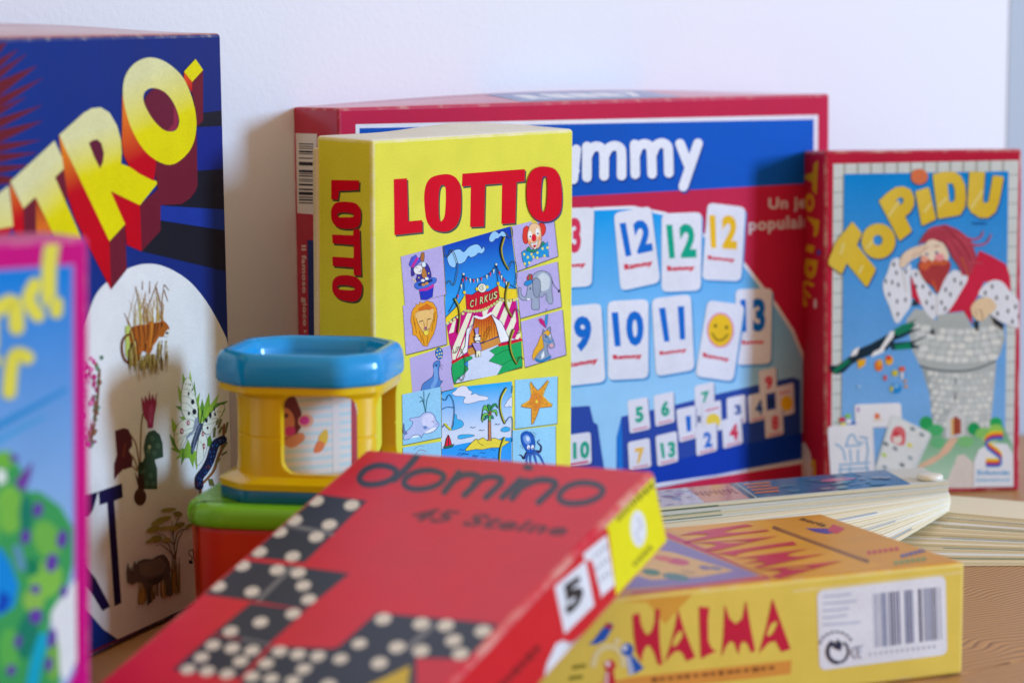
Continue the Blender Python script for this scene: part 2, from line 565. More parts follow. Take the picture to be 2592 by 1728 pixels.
# O
a.poly([(700, 720), (900, 590), (905, 850), (895, 880), (870, 912), (830, 938), (735, 942), (710, 800)], DRK)
a.poly([(560, 430), (557, 660), (566, 715), (590, 765), (640, 800), (705, 832), (715, 740), (640, 650), (590, 560)], grad=((565, 520), (660, 720), ORG, RED), cut=3)
a.ell(737, 505, 85, 105, '#641a32')
a.poly([(795, 480), (818, 545), (812, 590), (785, 605), (765, 600), (795, 570)], '#8a2840')
O_ = [(690, 265), (765, 290), (840, 360), (885, 470), (900, 570), (885, 660), (845, 720), (785, 757), (720, 740), (655, 685), (600, 590), (568, 480), (562, 400), (580, 335), (625, 285)]
yl(smooth(O_), [smooth([(705, 405), (755, 425), (795, 475), (820, 545), (812, 590), (785, 605), (745, 595), (700, 550), (665, 490), (655, 445), (670, 415)])], ((660, 340), (760, 560)))
a.poly([(842, 332), (880, 376), (880, 428), (843, 366)], grad=((845, 340), (880, 420), '#d8501c', RED))
a.poly([(880, 376), (930, 320), (930, 555), (902, 582), (893, 490), (879, 425)], DRK)
a.poly([(895, 272), (930, 322), (880, 377), (842, 330)], YEL)

a.sheet('subtitle_letter', 30)
INK = '#1c1440'
a.crop(210, 920, 0.2359)
a.poly([(165, 1370), (415, 1282), (425, 1430), (335, 1470), (250, 1490), (175, 1518)], INK)
a.crop(230, 1250, 0.26144); a.poly([(155, 80), (222, 60), (292, 1052), (225, 1084)], INK)
a.sheet('subtitle_letter', 30)
a.crop(210, 920, 0.2359); a.poly([(-40, 1430), (160, 1372), (105, 1568), (60, 1640), (-40, 1640)], INK)
a.crop(230, 1250, 0.26144)
a.poly([(-120, 560), (0, 760), (40, 810), (185, 1085), (110, 1130), (0, 950), (-120, 760)], INK)
a.sheet('signature_print', 30)
a.line([(985, 535), (950, 545), (945, 580), (980, 610), (970, 640)], 9, '#2a2420'); a.poly([(945, 635), (985, 650), (980, 675), (948, 670)], '#2a2420'); a.line([(985, 535), (995, 650)], 8, '#2a2420')

a.sheet('tiger_picture', 30)
a.crop(280, 700, 0.17857)
rng = random.Random(5)
GR = ['#c8a860', '#b89448', '#a88440', '#d0b870', '#9c7c3c', '#b8b068', '#a06c48']
for i in range(34):
    x = rng.uniform(270, 720); a.line([(x + rng.uniform(-30, 30), rng.uniform(720, 820)), (x + rng.uniform(-50, 50), rng.uniform(400, 620)), (x + rng.uniform(-90, 90), rng.uniform(110, 420))], rng.uniform(9, 22), rng.choice(GR), taper=0.8, cap=False)
for q in ([(700, 600), (725, 300), (750, 110)], [(750, 190), (805, 355)], [(750, 110), (820, 195)], [(520, 430), (600, 220), (660, 65)], [(640, 150), (690, 400)], [(250, 690), (220, 590), (185, 510)], [(440, 190), (445, 60)], [(545, 240), (545, 60)], [(345, 140), (380, 330)]):
    a.line(q, 12, '#8c6448', taper=0.5, cap=False)
a.poly([(200, 700), (260, 690), (270, 1000), (230, 1160), (200, 1100)], '#b4c060')
a.line([(270, 815), (200, 845), (152, 940), (158, 1090), (210, 1200), (315, 1245)], 34, '#6a3c1c', sm=True)
a.poly([(275, 740), (300, 710), (400, 680), (500, 680), (560, 630), (600, 655), (690, 645), (720, 615), (760, 635), (800, 680), (828, 740), (800, 760), (770, 790), (740, 850), (690, 860), (640, 930), (590, 1010), (560, 1070), (540, 1100), (480, 1060), (440, 1050), (410, 1150), (330, 1250), (240, 1220), (240, 1090), (290, 1080), (270, 950), (250, 870)], '#a4581c')
for x0, x1, y0, y1, c in ((310, 330, 720, 1000, '#5a2c14'), (380, 400, 700, 1000, '#5a2c14'), (450, 470, 700, 950, '#6a3414'), (520, 500, 690, 900, '#5a2c14'), (575, 540, 660, 1000, '#d08428'), (620, 580, 670, 940, '#5a2c14'), (660, 620, 670, 860, '#6a3414'), (350, 380, 900, 1180, '#5a2c14'), (290, 300, 950, 1200, '#4a2410'), (710, 700, 660, 720, '#3a2014'), (480, 470, 960, 1060, '#3a2014')):
    a.line([(x0, y0), ((x0 + x1) / 2 + 8, (y0 + y1) / 2), (x1, y1)], 24, c, taper=0.6)
a.poly([(760, 790), (800, 740), (825, 760), (815, 830), (790, 860), (740, 840)], '#d8d4cc'); a.ell(785, 800, 22, 16, '#40302a')
a.line([(680, 860), (640, 930), (590, 1000)], 22, '#d8d4cc')
for i in range(90):
    x = rng.uniform(230, 790); y = rng.uniform(900, 1180) if x > 640 or x < 330 else rng.uniform(1080, 1200)
    a.line([(x, y), (x + rng.uniform(-25, 25), y + rng.uniform(120, 240))], rng.uniform(10, 20), rng.choice(['#a8904c', '#8c7434', '#705828', '#c4b070', '#5c4420', '#98843c']), taper=0.6, cap=False)
a.line([(265, 780), (320, 1000), (350, 1250), (390, 1470)], 20, '#b09048', taper=0.5)

a.sheet('cyclamen_picture', 30)
a.crop(210, 920, 0.2359)
for q in ([(638, 540), (620, 700), (612, 1080)], [(505, 765), (560, 850), (590, 1000), (600, 1080)], [(485, 945), (550, 1030), (580, 1130)], [(440, 1130), (520, 1098), (575, 1150)]):
    a.line(q, 15, '#7c5830', sm=True)
a.poly([(340, 720), (430, 690), (480, 700), (520, 780), (525, 880), (490, 930), (530, 1020), (520, 1110), (430, 1130), (370, 1190), (330, 1245), (330, 1080), (360, 980)], '#54202c')
a.line([(450, 860), (425, 1000)], 16, '#84402c')
a.poly([(700, 730), (760, 710), (820, 760), (850, 850), (858, 1000), (765, 1030), (792, 1130), (792, 1345), (680, 1345), (600, 1320), (585, 1150), (590, 1080), (630, 1060), (660, 1000), (645, 900), (670, 780)], '#344a38')
for x, y in ((740, 800), (800, 880), (700, 940), (760, 960), (640, 1150), (720, 1200), (680, 1280), (750, 1290)):
    a.ell(x, y, 26, 32, '#48604a', n=10)
a.ell(708, 893, 16, 22, '#a8a878'); a.ell(615, 1100, 30, 50, '#2c3424'); a.poly([(585, 1180), (640, 1180), (660, 1350), (585, 1350)], '#3c2418'); a.poly([(548, 1150), (590, 1240), (590, 1330)], '#4c2828')
a.ell(608, 1428, 66, 92, '#4c2c18')
a.poly([(690, 690), (745, 690), (760, 560), (785, 430), (780, 380), (792, 295), (770, 370), (765, 400), (740, 320), (725, 400), (705, 282), (697, 400), (660, 340), (655, 420), (620, 350), (635, 500), (650, 570), (685, 620)], '#983058')
a.poly([(700, 640), (735, 640), (750, 480), (725, 430), (700, 480)], '#b04878')

a.sheet('butterfly_picture', 30)
a.crop(410, 920, 0.21687)
for i, (t, b_, wd) in enumerate((((235, 110), (290, 330), 75), ((325, 78), (330, 330), 50), ((375, 200), (370, 420), 45), ((440, 335), (380, 520), 60), ((180, 250), (250, 480), 70), ((152, 495), (270, 540), 60), ((200, 620), (300, 660), 70), ((108, 628), (170, 820), 70), ((78, 815), (170, 980), 60), ((88, 988), (260, 1020), 75), ((150, 1118), (280, 1020), 70), ((220, 1182), (270, 1000), 60), ((360, 1212), (330, 980), 90), ((400, 1240), (400, 1020), 60), ((465, 410), (470, 680), 90), ((545, 335), (510, 620), 80), ((660, 350), (520, 640), 90), ((772, 430), (600, 520), 70), ((742, 520), (640, 620), 60), ((425, 460), (430, 720), 90), ((560, 830), (530, 960), 90), ((300, 880), (300, 1100), 110))):
    dx, dy = b_[0] - t[0], b_[1] - t[1]; q = math.hypot(dx, dy); nx, ny = -dy / q * wd / 2, dx / q * wd / 2
    c = ('#7ea634', '#93b83e', '#5c8a2c')[i % 3]
    a.poly([t, (b_[0] - dx * .3 + nx, b_[1] - dy * .3 + ny), (b_[0] + nx * .7, b_[1] + ny * .7), (b_[0] - nx * .7, b_[1] - ny * .7), (b_[0] - dx * .3 - nx, b_[1] - dy * .3 - ny)], c)
WG = '#e2e2d6'
for q in ([(290, 165), (330, 200), (370, 330), (395, 450), (410, 560), (400, 640), (370, 680), (330, 700), (270, 640), (230, 560), (220, 450), (225, 330), (250, 220)],
          [(300, 650), (370, 680), (390, 780), (330, 830), (280, 880), (240, 960), (200, 1005), (160, 960), (140, 880), (150, 780), (190, 700), (240, 660)],
          [(480, 700), (530, 620), (610, 530), (680, 480), (720, 490), (705, 560), (660, 640), (600, 740), (560, 810), (510, 815), (470, 770)],
          [(440, 790), (500, 830), (520, 900), (510, 1000), (480, 1100), (420, 1180), (400, 1150), (405, 1000), (420, 900)]):
    a.line(q, 9, '#5c6450', sm=True, closed=True); a.poly(q, WG, sm=True)
for q in ([(235, 300), (300, 300), (380, 380)], [(225, 380), (300, 390), (395, 470)], [(225, 460), (300, 470), (405, 590)], [(235, 540), (310, 560), (400, 650)], [(150, 830), (230, 790), (370, 740)], [(150, 920), (240, 850), (380, 770)], [(200, 1000), (240, 880), (330, 810)], [(520, 640), (620, 640), (660, 640)], [(480, 720), (590, 690), (640, 660)], [(430, 900), (470, 960), (480, 1090)], [(255, 230), (330, 250)], [(600, 560), (690, 560)]):
    a.line(q, 5, '#8c9474', sm=True)
a.poly([(380, 640), (410, 620), (430, 690), (380, 780), (300, 860), (270, 890), (280, 840), (350, 780)], '#8a90a0')
a.poly([(430, 690), (475, 700), (445, 800), (405, 900), (370, 1000), (345, 1060), (328, 1040), (338, 930), (375, 820), (405, 730)], '#3e465c'); a.line([(430, 720), (380, 860), (350, 1020)], 14, '#6c748c')
for x, y, rx, ry in ((350, 445, 20, 32), (370, 560, 24, 35), (305, 580, 12, 22), (303, 350, 9, 24), (510, 660, 15, 30), (555, 600, 15, 36), (523, 748, 11, 17), (610, 590, 9, 22), (345, 300, 7, 16), (600, 530, 8, 20), (322, 245, 6, 12)):
    a.ell(x, y, rx, ry, '#22242c', n=10)
for x, y, rx, ry in ((297, 690, 17, 31), (222, 785, 19, 37), (468, 820, 14, 26), (480, 962, 13, 36)):
    a.ell(x, y, rx, ry, '#a02038', n=12); a.ell(x, y, rx * .45, ry * .5, '#e8d8d8', n=8)
a.line([(420, 690), (415, 515)], 6, '#2c2c34'); a.line([(440, 690), (465, 540)], 6, '#2c2c34')
a.line([(440, 1525), (450, 1420), (520, 1340), (600, 1240), (650, 1080), (700, 960), (715, 710)], 24, '#8a5828', sm=True)
for q in ([(660, 800), (690, 740)], [(730, 800), (755, 690)], [(690, 1060), (740, 1030)], [(690, 1000), (745, 920)], [(620, 1170), (660, 1110)], [(600, 850), (610, 750)], [(650, 740), (680, 650)], [(545, 1350), (560, 1415)], [(570, 1350), (590, 1415)], [(630, 700), (640, 660)]):
    a.line(q, 20, '#6c7034')
a.line([(425, 1425), (425, 1330), (490, 1240), (550, 1130), (585, 1020), (620, 930), (700, 885)], 92, '#1a2244', sm=True)
for i in range(46):
    t = rng.random(); k = smooth([(425, 1425), (425, 1330), (490, 1240), (550, 1130), (585, 1020), (620, 930), (700, 885)], False)
    x, y = k[int(t * (len(k) - 1))]; a.ell(x + rng.uniform(-36, 36), y + rng.uniform(-22, 22), 7, 10, rng.choice(['#2c5ca0', '#24488c', '#8c3c28', '#2c6cb0', '#101428']), n=7)

a.sheet('rhino_picture', 30)
a.crop(230, 1250, 0.26144)
for i in range(90):
    x = rng.uniform(450, 870); y0 = 1080 - (x - 450) * .32
    a.line([(x, y0 + rng.uniform(-60, 10)), (x + rng.uniform(-14, 14), y0 - rng.uniform(90, 250) - (120 if x > 770 else 0))], rng.uniform(8, 20), rng.choice(['#a88438', '#8c6c2c', '#b8944c', '#745824']), taper=0.7, cap=False)
for q in ([(800, 740), (800, 560), (780, 380), (770, 250)], [(800, 640), (830, 450), (880, 350), (960, 290)], [(790, 620), (740, 480), (650, 440)], [(795, 600), (740, 540), (660, 480), (620, 500)], [(790, 520), (820, 380), (870, 340), (930, 335)], [(785, 480), (700, 400), (620, 370)], [(780, 400), (800, 300), (840, 230)], [(760, 740), (740, 640)]):
    a.line(q, 12, '#6c5434', taper=0.5)
for x, y, rx, ry, ro in ((740, 150, 75, 20, -6), (640, 270, 70, 28, -18), (590, 340, 70, 30, -15), (690, 240, 80, 26, -12), (830, 190, 45, 26, 10), (620, 430, 60, 34, -8), (560, 450, 45, 18, -20), (720, 440, 40, 26, 0), (840, 300, 60, 26, -20), (940, 305, 45, 18, -20), (700, 330, 60, 22, -12), (780, 330, 50, 26, 0)):
    a.ell(x, y, rx, ry, rng.choice(['#98903c', '#8a8434', '#a49c4c']), rot=ro, n=12)
a.poly([(335, 790), (333, 740), (345, 650), (360, 735), (372, 695), (386, 750), (405, 640), (425, 680), (440, 650), (500, 625), (580, 625), (640, 590), (690, 580), (730, 620), (750, 700), (760, 830), (782, 960), (760, 990), (708, 970), (715, 850), (690, 810), (640, 860), (570, 890), (565, 960), (575, 1040), (530, 1075), (540, 1010), (510, 900), (480, 850), (430, 850), (390, 875), (340, 850)], '#5c5048')
a.poly([(450, 670), (560, 640), (660, 610), (720, 680), (680, 760), (560, 800), (470, 780)], '#74665c'); a.poly([(520, 840), (640, 800), (690, 770), (690, 820), (600, 880)], '#443a34'); a.ell(385, 768, 9, 8, '#201c18')
a.poly([(540, 900), (565, 900), (570, 1040), (535, 1060)], '#443a34')

a.sheet('blossom_picture', 30)
a.crop(0, 560, 0.38265)
for i in range(30):
    y = rng.uniform(900, 1480); a.ell(650 - (y - 900) * .08 + rng.uniform(-22, 22), y, rng.uniform(8, 20), rng.uniform(12, 26), rng.choice(['#6c8c70', '#8c6048', '#587860', '#a04c70']), n=8)
for i in range(26):
    y = rng.uniform(900, 1480); a.ell(590 + rng.uniform(-35, 30), y, rng.uniform(8, 18), rng.uniform(12, 26), rng.choice(['#c8388c', '#b03070', '#d878a8', '#d0b0c0']), n=8)
a.line([(655, 980), (640, 1200), (600, 1450)], 12, '#7a5038')
a.flush()

# ------------------------------------------------------------------ the yellow picture lotto box
P = thing('picture_lotto_box', 'upright yellow box with red lettering and circus and seaside puzzle pictures', 'game box',
          pose(-0.0788, 1.424, 0.0, 0.96448, 0.00041, 0.00268))
w, d, h = 0.20534, 0.04113, 0.26722
def lb(q):
    t = max(0, (q.z - (h - 0.012)) / 0.012)
    e = 0.5 + 0.5 * math.cos(math.pi * min(1, abs(q.x / w - 0.66) / 0.45))
    q.z += t * (q.y / d) * (0.0016 + 0.0036 * e)
    return q
rounded_box('box_body', w, d, h, 0.0022, {'all': '#d8d23c', 'top': '#dcdcd8', 'back': '#d8cfae', 'front': '#dcd84a'}, [CARD, WORNL], P, bulge=lb, seg=24)
rounded_box('inner_tray', w - 0.004, 0.004, h - 0.006, 0.0012, {'all': '#d0c2a0'}, [MATT], P, origin=(-0.0012, d - 0.002, 0.0005), seg=10)
a = front(P, w, h, [(943.4, 354.8), (1451.9, 327.0), (1446.8, 1384.8), (949.1, 1533.9)], CARD, 0.0021)
a.sheet('cover_print')
a.poly([(940, 350), (1455, 324), (1450, 1390), (945, 1540)], '#dcd84a')
a.sheet('title_lettering', 4)
a.crop(760, 280, 0.30612)
LT = [([(772, 567), (882, 560), (892, 915), (1008, 905), (1010, 1005), (778, 1030)], None, False),
      ([(1170, 528), (1240, 530), (1295, 565), (1325, 640), (1330, 760), (1322, 870), (1290, 950), (1230, 995), (1160, 1000), (1090, 975), (1045, 910), (1028, 800), (1025, 690), (1045, 600), (1090, 550)],
       [(1172, 615), (1195, 625), (1203, 680), (1200, 800), (1190, 880), (1165, 915), (1150, 900), (1143, 820), (1145, 700), (1155, 635)], True),
      ([(1340, 522), (1858, 484), (1855, 585), (1787, 592), (1777, 930), (1663, 938), (1668, 603), (1528, 613), (1520, 958), (1404, 963), (1410, 622), (1336, 628)], None, False)]
LO2 = ([(2010, 462), (2080, 475), (2125, 520), (2148, 610), (2155, 720), (2148, 810), (2125, 865), (2075, 905), (2010, 917), (1945, 900), (1895, 850), (1868, 770), (1862, 670), (1872, 570), (1905, 500), (1955, 468)],
       [(2010, 543), (2028, 555), (2034, 620), (2030, 740), (2018, 815), (2000, 834), (1984, 820), (1978, 750), (1982, 640), (1992, 560)], True)
for o, hl, sm in LT:
    a.poly(shift(o, 11, 15), '#44544c', [shift(hl, 11, 15)] if hl else (), sm)
for o, hl, sm in LT:
    a.poly(o, '#cc0020', [hl] if hl else (), sm)
a.sheet('final_letter', 130)
a.poly(shift(LO2[0], 9, 14), '#2c3c6c', [shift(LO2[1], 11, 12)], True); a.poly(LO2[0], '#cc0020', [LO2[1]], True)

LAV, SKY, OLV = '#b2a8dc', '#90caee', '#4a4820'
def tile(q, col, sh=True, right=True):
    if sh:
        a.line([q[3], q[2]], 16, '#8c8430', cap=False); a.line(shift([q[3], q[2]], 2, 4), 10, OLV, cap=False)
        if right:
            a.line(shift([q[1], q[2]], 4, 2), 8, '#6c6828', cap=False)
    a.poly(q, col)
def ol(pts, col, w=5, ink='#2a2440', sm=True):
    a.poly(pts, col, sm=sm); a.line(pts, w, ink, sm=sm, closed=True)

a.sheet('circus_puzzle', 6)
a.crop(1110, 570, 0.25522)
a.line([(150, 1568), (830, 1405)], 26, '#6c6828', cap=False)
a.poly([(40, 205), (715, 10), (735, 180), (760, 380), (770, 600), (830, 1400), (150, 1568), (135, 1340), (118, 1180), (70, 950), (62, 600)], grad=((350, 150), (420, 700), '#0c40b4', '#2c9cec'), cut=3)
for q in ([(85, 330), (110, 290), (150, 250), (210, 238), (250, 265), (300, 215), (370, 188), (410, 205), (430, 235), (445, 210), (458, 245), (430, 280), (395, 275), (370, 300), (320, 320), (295, 305), (260, 360), (210, 385), (180, 375), (160, 420), (110, 400)],
          [(500, 130), (515, 90), (545, 60), (575, 65), (600, 85), (625, 60), (655, 70), (675, 100), (650, 120), (620, 105), (590, 130), (565, 135), (545, 160), (510, 165)]):
    ol(q, '#94c8f4')
MAG, CRM = '#c4107c', '#e4e4cc'
a.poly([(272, 840), (340, 862), (480, 835), (600, 730), (768, 735), (815, 1130), (600, 1190), (470, 1220), (290, 1290), (135, 1350), (80, 1000), (150, 925)], MAG)
for q in ([(140, 955), (172, 942), (150, 1060), (100, 1075)], [(285, 870), (330, 870), (165, 1330), (138, 1335), (130, 1240)], [(345, 890), (358, 950), (215, 1310), (178, 1325)], [(590, 750), (642, 750), (570, 915), (520, 870)], [(678, 750), (728, 750), (640, 1010), (598, 950)], [(758, 840), (768, 950), (700, 1135), (662, 1060)], [(800, 1030), (812, 1100), (790, 1130), (755, 1130)], [(430, 850), (500, 820), (470, 900), (440, 905)]):
    a.poly(q, CRM)
a.poly([(360, 915), (430, 930), (515, 880), (580, 990), (600, 1100), (480, 1150), (300, 1210), (310, 1080), (345, 1010)], grad=((440, 900), (440, 1150), '#b83810', '#ec9c2c'), cut=2)
for i in range(9):
    x = 375 + i * 24; a.line([(x, 935), (x - 6 + i * 3, 1130)], 4, '#8c3414')
a.line([(300, 1200), (480, 1150), (600, 1100)], 14, '#26408c')
ol([(285, 1225), (600, 1105), (620, 1172), (290, 1300)], '#cc8c40', sm=False)
a.poly([(290, 1300), (620, 1172), (640, 1390), (580, 1482), (150, 1566), (240, 1480), (290, 1420)], '#c8d4ee')
G_ = '#1ca45c'
ol([(135, 1370), (290, 1300), (332, 1320), (250, 1370), (292, 1420), (240, 1480), (190, 1520), (150, 1560)], G_)
ol([(595, 1195), (815, 1140), (830, 1400), (580, 1482), (630, 1390), (495, 1345), (556, 1282), (500, 1245)], G_, sm=False)
a.line([(560, 1290), (640, 1245), (720, 1225)], 4, '#14502c'); a.line([(600, 1400), (700, 1340), (790, 1310)], 4, '#14502c')
a.line([(600, 1188), (700, 1170), (815, 1135)], 24, '#c8142c'); a.line([(138, 1360), (220, 1310), (292, 1285)], 24, '#c8142c')
for q in ([(512, 868), (545, 905), (622, 960), (690, 1110), (762, 1132), (610, 1165), (590, 1080), (565, 985)], [(355, 880), (350, 960), (300, 1060), (282, 1255), (195, 1312), (258, 1200), (275, 1030), (340, 990)]):
    ol(q, '#e6e8f4', sm=False)
a.line([(360, 905), (430, 920), (515, 872)], 22, '#e6e8f4', sm=True)
for q, c in (([(262, 680), (272, 830), (230, 860), (140, 920), (65, 985), (65, 915), (140, 840), (205, 775)], '#e8cc28'), ([(585, 590), (650, 625), (770, 632), (776, 725), (690, 738), (600, 715)], '#e8cc28'),
             ([(262, 680), (330, 690), (380, 655), (430, 665), (500, 652), (585, 600), (600, 720), (550, 770), (480, 830), (400, 862), (330, 860), (272, 830)], '#cc1430')):
    ol(q, c, sm=False)
for i in range(13):
    t = i / 12; x = 262 + 345 * t; y = 845 + 20 * math.sin(math.pi * t) - 110 * t * t; a.ell(x, y, 16, 15, '#c4c878', n=8)
for x, y in ((82, 970), (115, 955), (150, 935), (185, 910), (235, 875), (640, 742), (675, 748), (710, 748), (745, 740), (770, 730)):
    a.ell(x, y, 16, 15, '#d4d488', n=8)
ol([(425 + 44 * math.cos(t * .52), 622 + 45 * math.sin(t * .52)) for t in range(12)], '#e6e6d2'); a.line([(420, 625), (430, 612), (436, 628), (420, 642), (400, 625), (415, 600), (440, 600)], 5, '#2a2440', sm=True)
for x, y in ((375, 632), (476, 612), (250, 665), (585, 575)):
    a.ell(x, y, 14, 18, '#e8cc28', n=8)
for q in ([(240, 485), (250, 650)], [(565, 390), (585, 575)], [(240, 490), (280, 525), (340, 535), (430, 515), (510, 470), (565, 392)], [(240, 490), (215, 590), (175, 710), (95, 860)], [(565, 392), (600, 470), (680, 570), (770, 625)]):
    a.line(q, 6, '#1c2450', sm=True)
for x, y in ((240, 484), (565, 388)):
    a.ell(x, y, 10, 11, '#f0d8c0', n=8)
for i, (x, y) in enumerate(((265, 515), (305, 530), (340, 536), (378, 530), (417, 518), (470, 495), (505, 470), (537, 440), (595, 460), (615, 500), (640, 530), (663, 560), (232, 530), (216, 590), (182, 690))):
    a.poly([(x - 8, y), (x + 8, y - 3), (x + 3, y + 45)], ('#d8304c', '#e8e0c0')[i % 2])
for s, x in zip('CIRKUS', range(6)):
    x0 = 300 + x * 45 + (0 if x < 1 else 8); y1 = 818 - x * 17
    a.word(s, [(x0 + 6, y1 - 75), (x0 + (14 if s == 'I' else 42), y1 - 82), (x0 + (10 if s == 'I' else 36), y1 - 8), (x0, y1)], '#2c3414', 0.07)
    a.word(s, [(x0 + 6, y1 - 73), (x0 + (13 if s == 'I' else 40), y1 - 80), (x0 + (9 if s == 'I' else 35), y1 - 10), (x0 + 1, y1 - 2)], '#d4dca0', 0.01)
ol([(345, 1025), (388, 1010), (384, 1085), (358, 1092)], '#a894d4', 4, sm=False); a.line([(342, 1105), (405, 1095)], 12, '#2a2448'); a.poly([(356, 1085), (386, 1078), (388, 1098), (356, 1104)], '#f0ecd8')
ol([(350, 1110), (400, 1105), (400, 1150), (375, 1165), (352, 1150)], '#f2e8e4', 4); a.line([(358, 1150), (378, 1142), (398, 1148)], 9, '#2a2030')
ol([(355, 1165), (400, 1160), (418, 1230), (400, 1245), (362, 1250), (330, 1190), (322, 1165)], '#a894d4', 4, sm=False)
ol([(362, 1245), (405, 1240), (408, 1300), (388, 1300), (384, 1270), (378, 1305), (362, 1305)], '#eee8c8', 4, sm=False)
a.line([(430, 1160), (450, 1080), (490, 1010), (505, 1020), (470, 1110), (440, 1170)], 6, '#8c5c14', sm=True)
for q in ([(640, 120), (612, 220), (622, 310), (650, 380), (685, 438)], [(685, 570), (658, 660), (655, 760), (680, 840), (718, 905)], [(732, 1035), (700, 1130), (702, 1220), (730, 1310), (765, 1372)], [(150, 728), (185, 800), (198, 900), (180, 1065)]):
    a.line(q, 22, '#3c3c20', sm=True, taper=0.3); a.line(shift(q, 4, 5), 13, '#b0a42c', sm=True, taper=0.5)
for q in ([(40, 215), (60, 300), (90, 300), (115, 240), (150, 290), (180, 400), (165, 510), (140, 595), (100, 545), (68, 580)], [(118, 1180), (140, 1260), (170, 1250), (190, 1200), (240, 1290), (260, 1400), (228, 1535), (190, 1505)], [(715, 20), (722, 100), (690, 125), (660, 75)], [(685, 438), (715, 360), (755, 380), (765, 500), (750, 595)], [(718, 905), (755, 830), (790, 870), (800, 1040), (770, 1075)], [(765, 1372), (800, 1300), (832, 1330)]):
    a.line(q, 7, '#46482c', sm=True)

a.sheet('seaside_puzzle', 8)
a.crop(1010, 940, 0.17857)
a.poly([(605, 245), (1600, 140), (1600, 1900), (590, 2000)], grad=((1000, 220), (1060, 850), '#0ca4f0', '#ccd8f0'), cut=3)
ol([(750, 310), (800, 270), (830, 230), (900, 200), (960, 215), (990, 260), (1035, 285), (1020, 330), (1080, 310), (1130, 335), (1190, 345), (1230, 350), (1270, 370), (1240, 405), (1180, 410), (1120, 420), (1060, 440), (980, 455), (920, 445), (915, 400), (940, 365), (880, 350), (800, 345)], '#dcdff2')
ol([(1488, 490), (1510, 460), (1530, 420), (1580, 365), (1600, 360), (1600, 500), (1560, 490), (1530, 505)], '#d2dcf2')
for q in ([(740, 830), (770, 760), (780, 610), (815, 620), (820, 670), (880, 690), (915, 740), (890, 785), (830, 810)], [(830, 930), (850, 900), (920, 890), (1010, 890), (1070, 905), (1020, 925), (950, 940), (880, 955), (840, 950)], [(1438, 840), (1460, 800), (1510, 780), (1570, 800), (1560, 840), (1500, 855)]):
    ol(q, '#3cace8')
a.poly([(605, 1090), (800, 1040), (1000, 1000), (1420, 960), (1440, 940), (1595, 930), (1595, 1900), (590, 2000)], grad=((900, 1000), (900, 1300), '#1c9cf0', '#3c94ec'))
for i in range(26):
    x = rng.uniform(760, 1540); y = rng.uniform(1100, 1420); a.line([(x, y), (x + 25, y - 14), (x + 50, y + 4), (x + 75, y - 10)], 7, '#1c4890', sm=True)
ol([(935, 1120), (1000, 1030), (1085, 955), (1120, 965), (1190, 935), (1240, 970), (1340, 940), (1420, 965), (1560, 990), (1520, 1020), (1440, 1070), (1300, 1080), (1170, 1105), (1080, 1100)], '#e4d244', 7); a.line([(1100, 970), (1140, 1020), (1190, 1045)], 7, '#5c5420', sm=True)
ol([(1262, 690), (1295, 690), (1300, 960), (1310, 975), (1240, 980), (1262, 950)], '#c08058', 7, sm=False)
for q, c in (([(1275, 600), (1230, 480), (1190, 500), (1170, 600), (1160, 680), (1185, 560), (1230, 540)], '#60b84c'), ([(1275, 600), (1200, 590), (1165, 660), (1180, 720), (1200, 640)], '#6cbc54'), ([(1280, 590), (1310, 480), (1370, 450), (1395, 520), (1360, 480), (1320, 520)], '#2c8c54'), ([(1280, 590), (1350, 535), (1385, 570), (1380, 630), (1350, 570)], '#6cbc54'), ([(1280, 620), (1230, 625), (1200, 690), (1240, 660)], '#1c7c78'), ([(1280, 620), (1320, 620), (1335, 670), (1305, 650)], '#2c8c78'), ([(1275, 600), (1265, 690), (1295, 690), (1290, 610)], '#6cbc54'), ([(1275, 580), (1250, 470), (1290, 480)], '#2c8c54')):
    ol(q, c, 6, '#1c4430')
for x, y in ((1268, 612), (1290, 600), (1285, 575)):
    a.ell(x, y, 15, 17, '#8c5040', n=9)
for x, y in ((1040, 790), (1165, 830), (1390, 745)):
    a.line([(x - 35, y + 5), (x - 15, y - 8), (x, y + 8), (x + 38, y - 10)], 6, '#3c4468', sm=True)
ol([(640, 1060), (665, 950), (690, 895), (690, 1050)], '#d8203c', 6, sm=False); ol([(695, 895), (720, 960), (740, 1040), (695, 1050)], '#d8203c', 6, sm=False); ol([(620, 1065), (775, 1025), (745, 1070), (640, 1090)], '#2c6c58', 6, sm=False)
for q in ([(1505, 240), (1440, 360), (1425, 500), (1450, 630), (1490, 730)], [(1480, 940), (1440, 1040), (1420, 1150), (1415, 1300)]):
    a.line(q, 34, '#3c4424', sm=True, taper=0.2); a.line(shift(q, 6, 8), 18, '#d0cc2c', sm=True, taper=0.5)
for q in ([(605, 380), (650, 405), (700, 325), (750, 390), (775, 520), (765, 680), (725, 830), (660, 740), (605, 790)], [(605, 530), (680, 500), (770, 510)], [(1590, 300), (1600, 200)], [(1490, 730), (1560, 640), (1600, 690), (1590, 990)]):
    a.line(q, 10, '#1c5c94', sm=True)
a.line([(640, 740), (720, 820)], 24, '#d0cc2c')

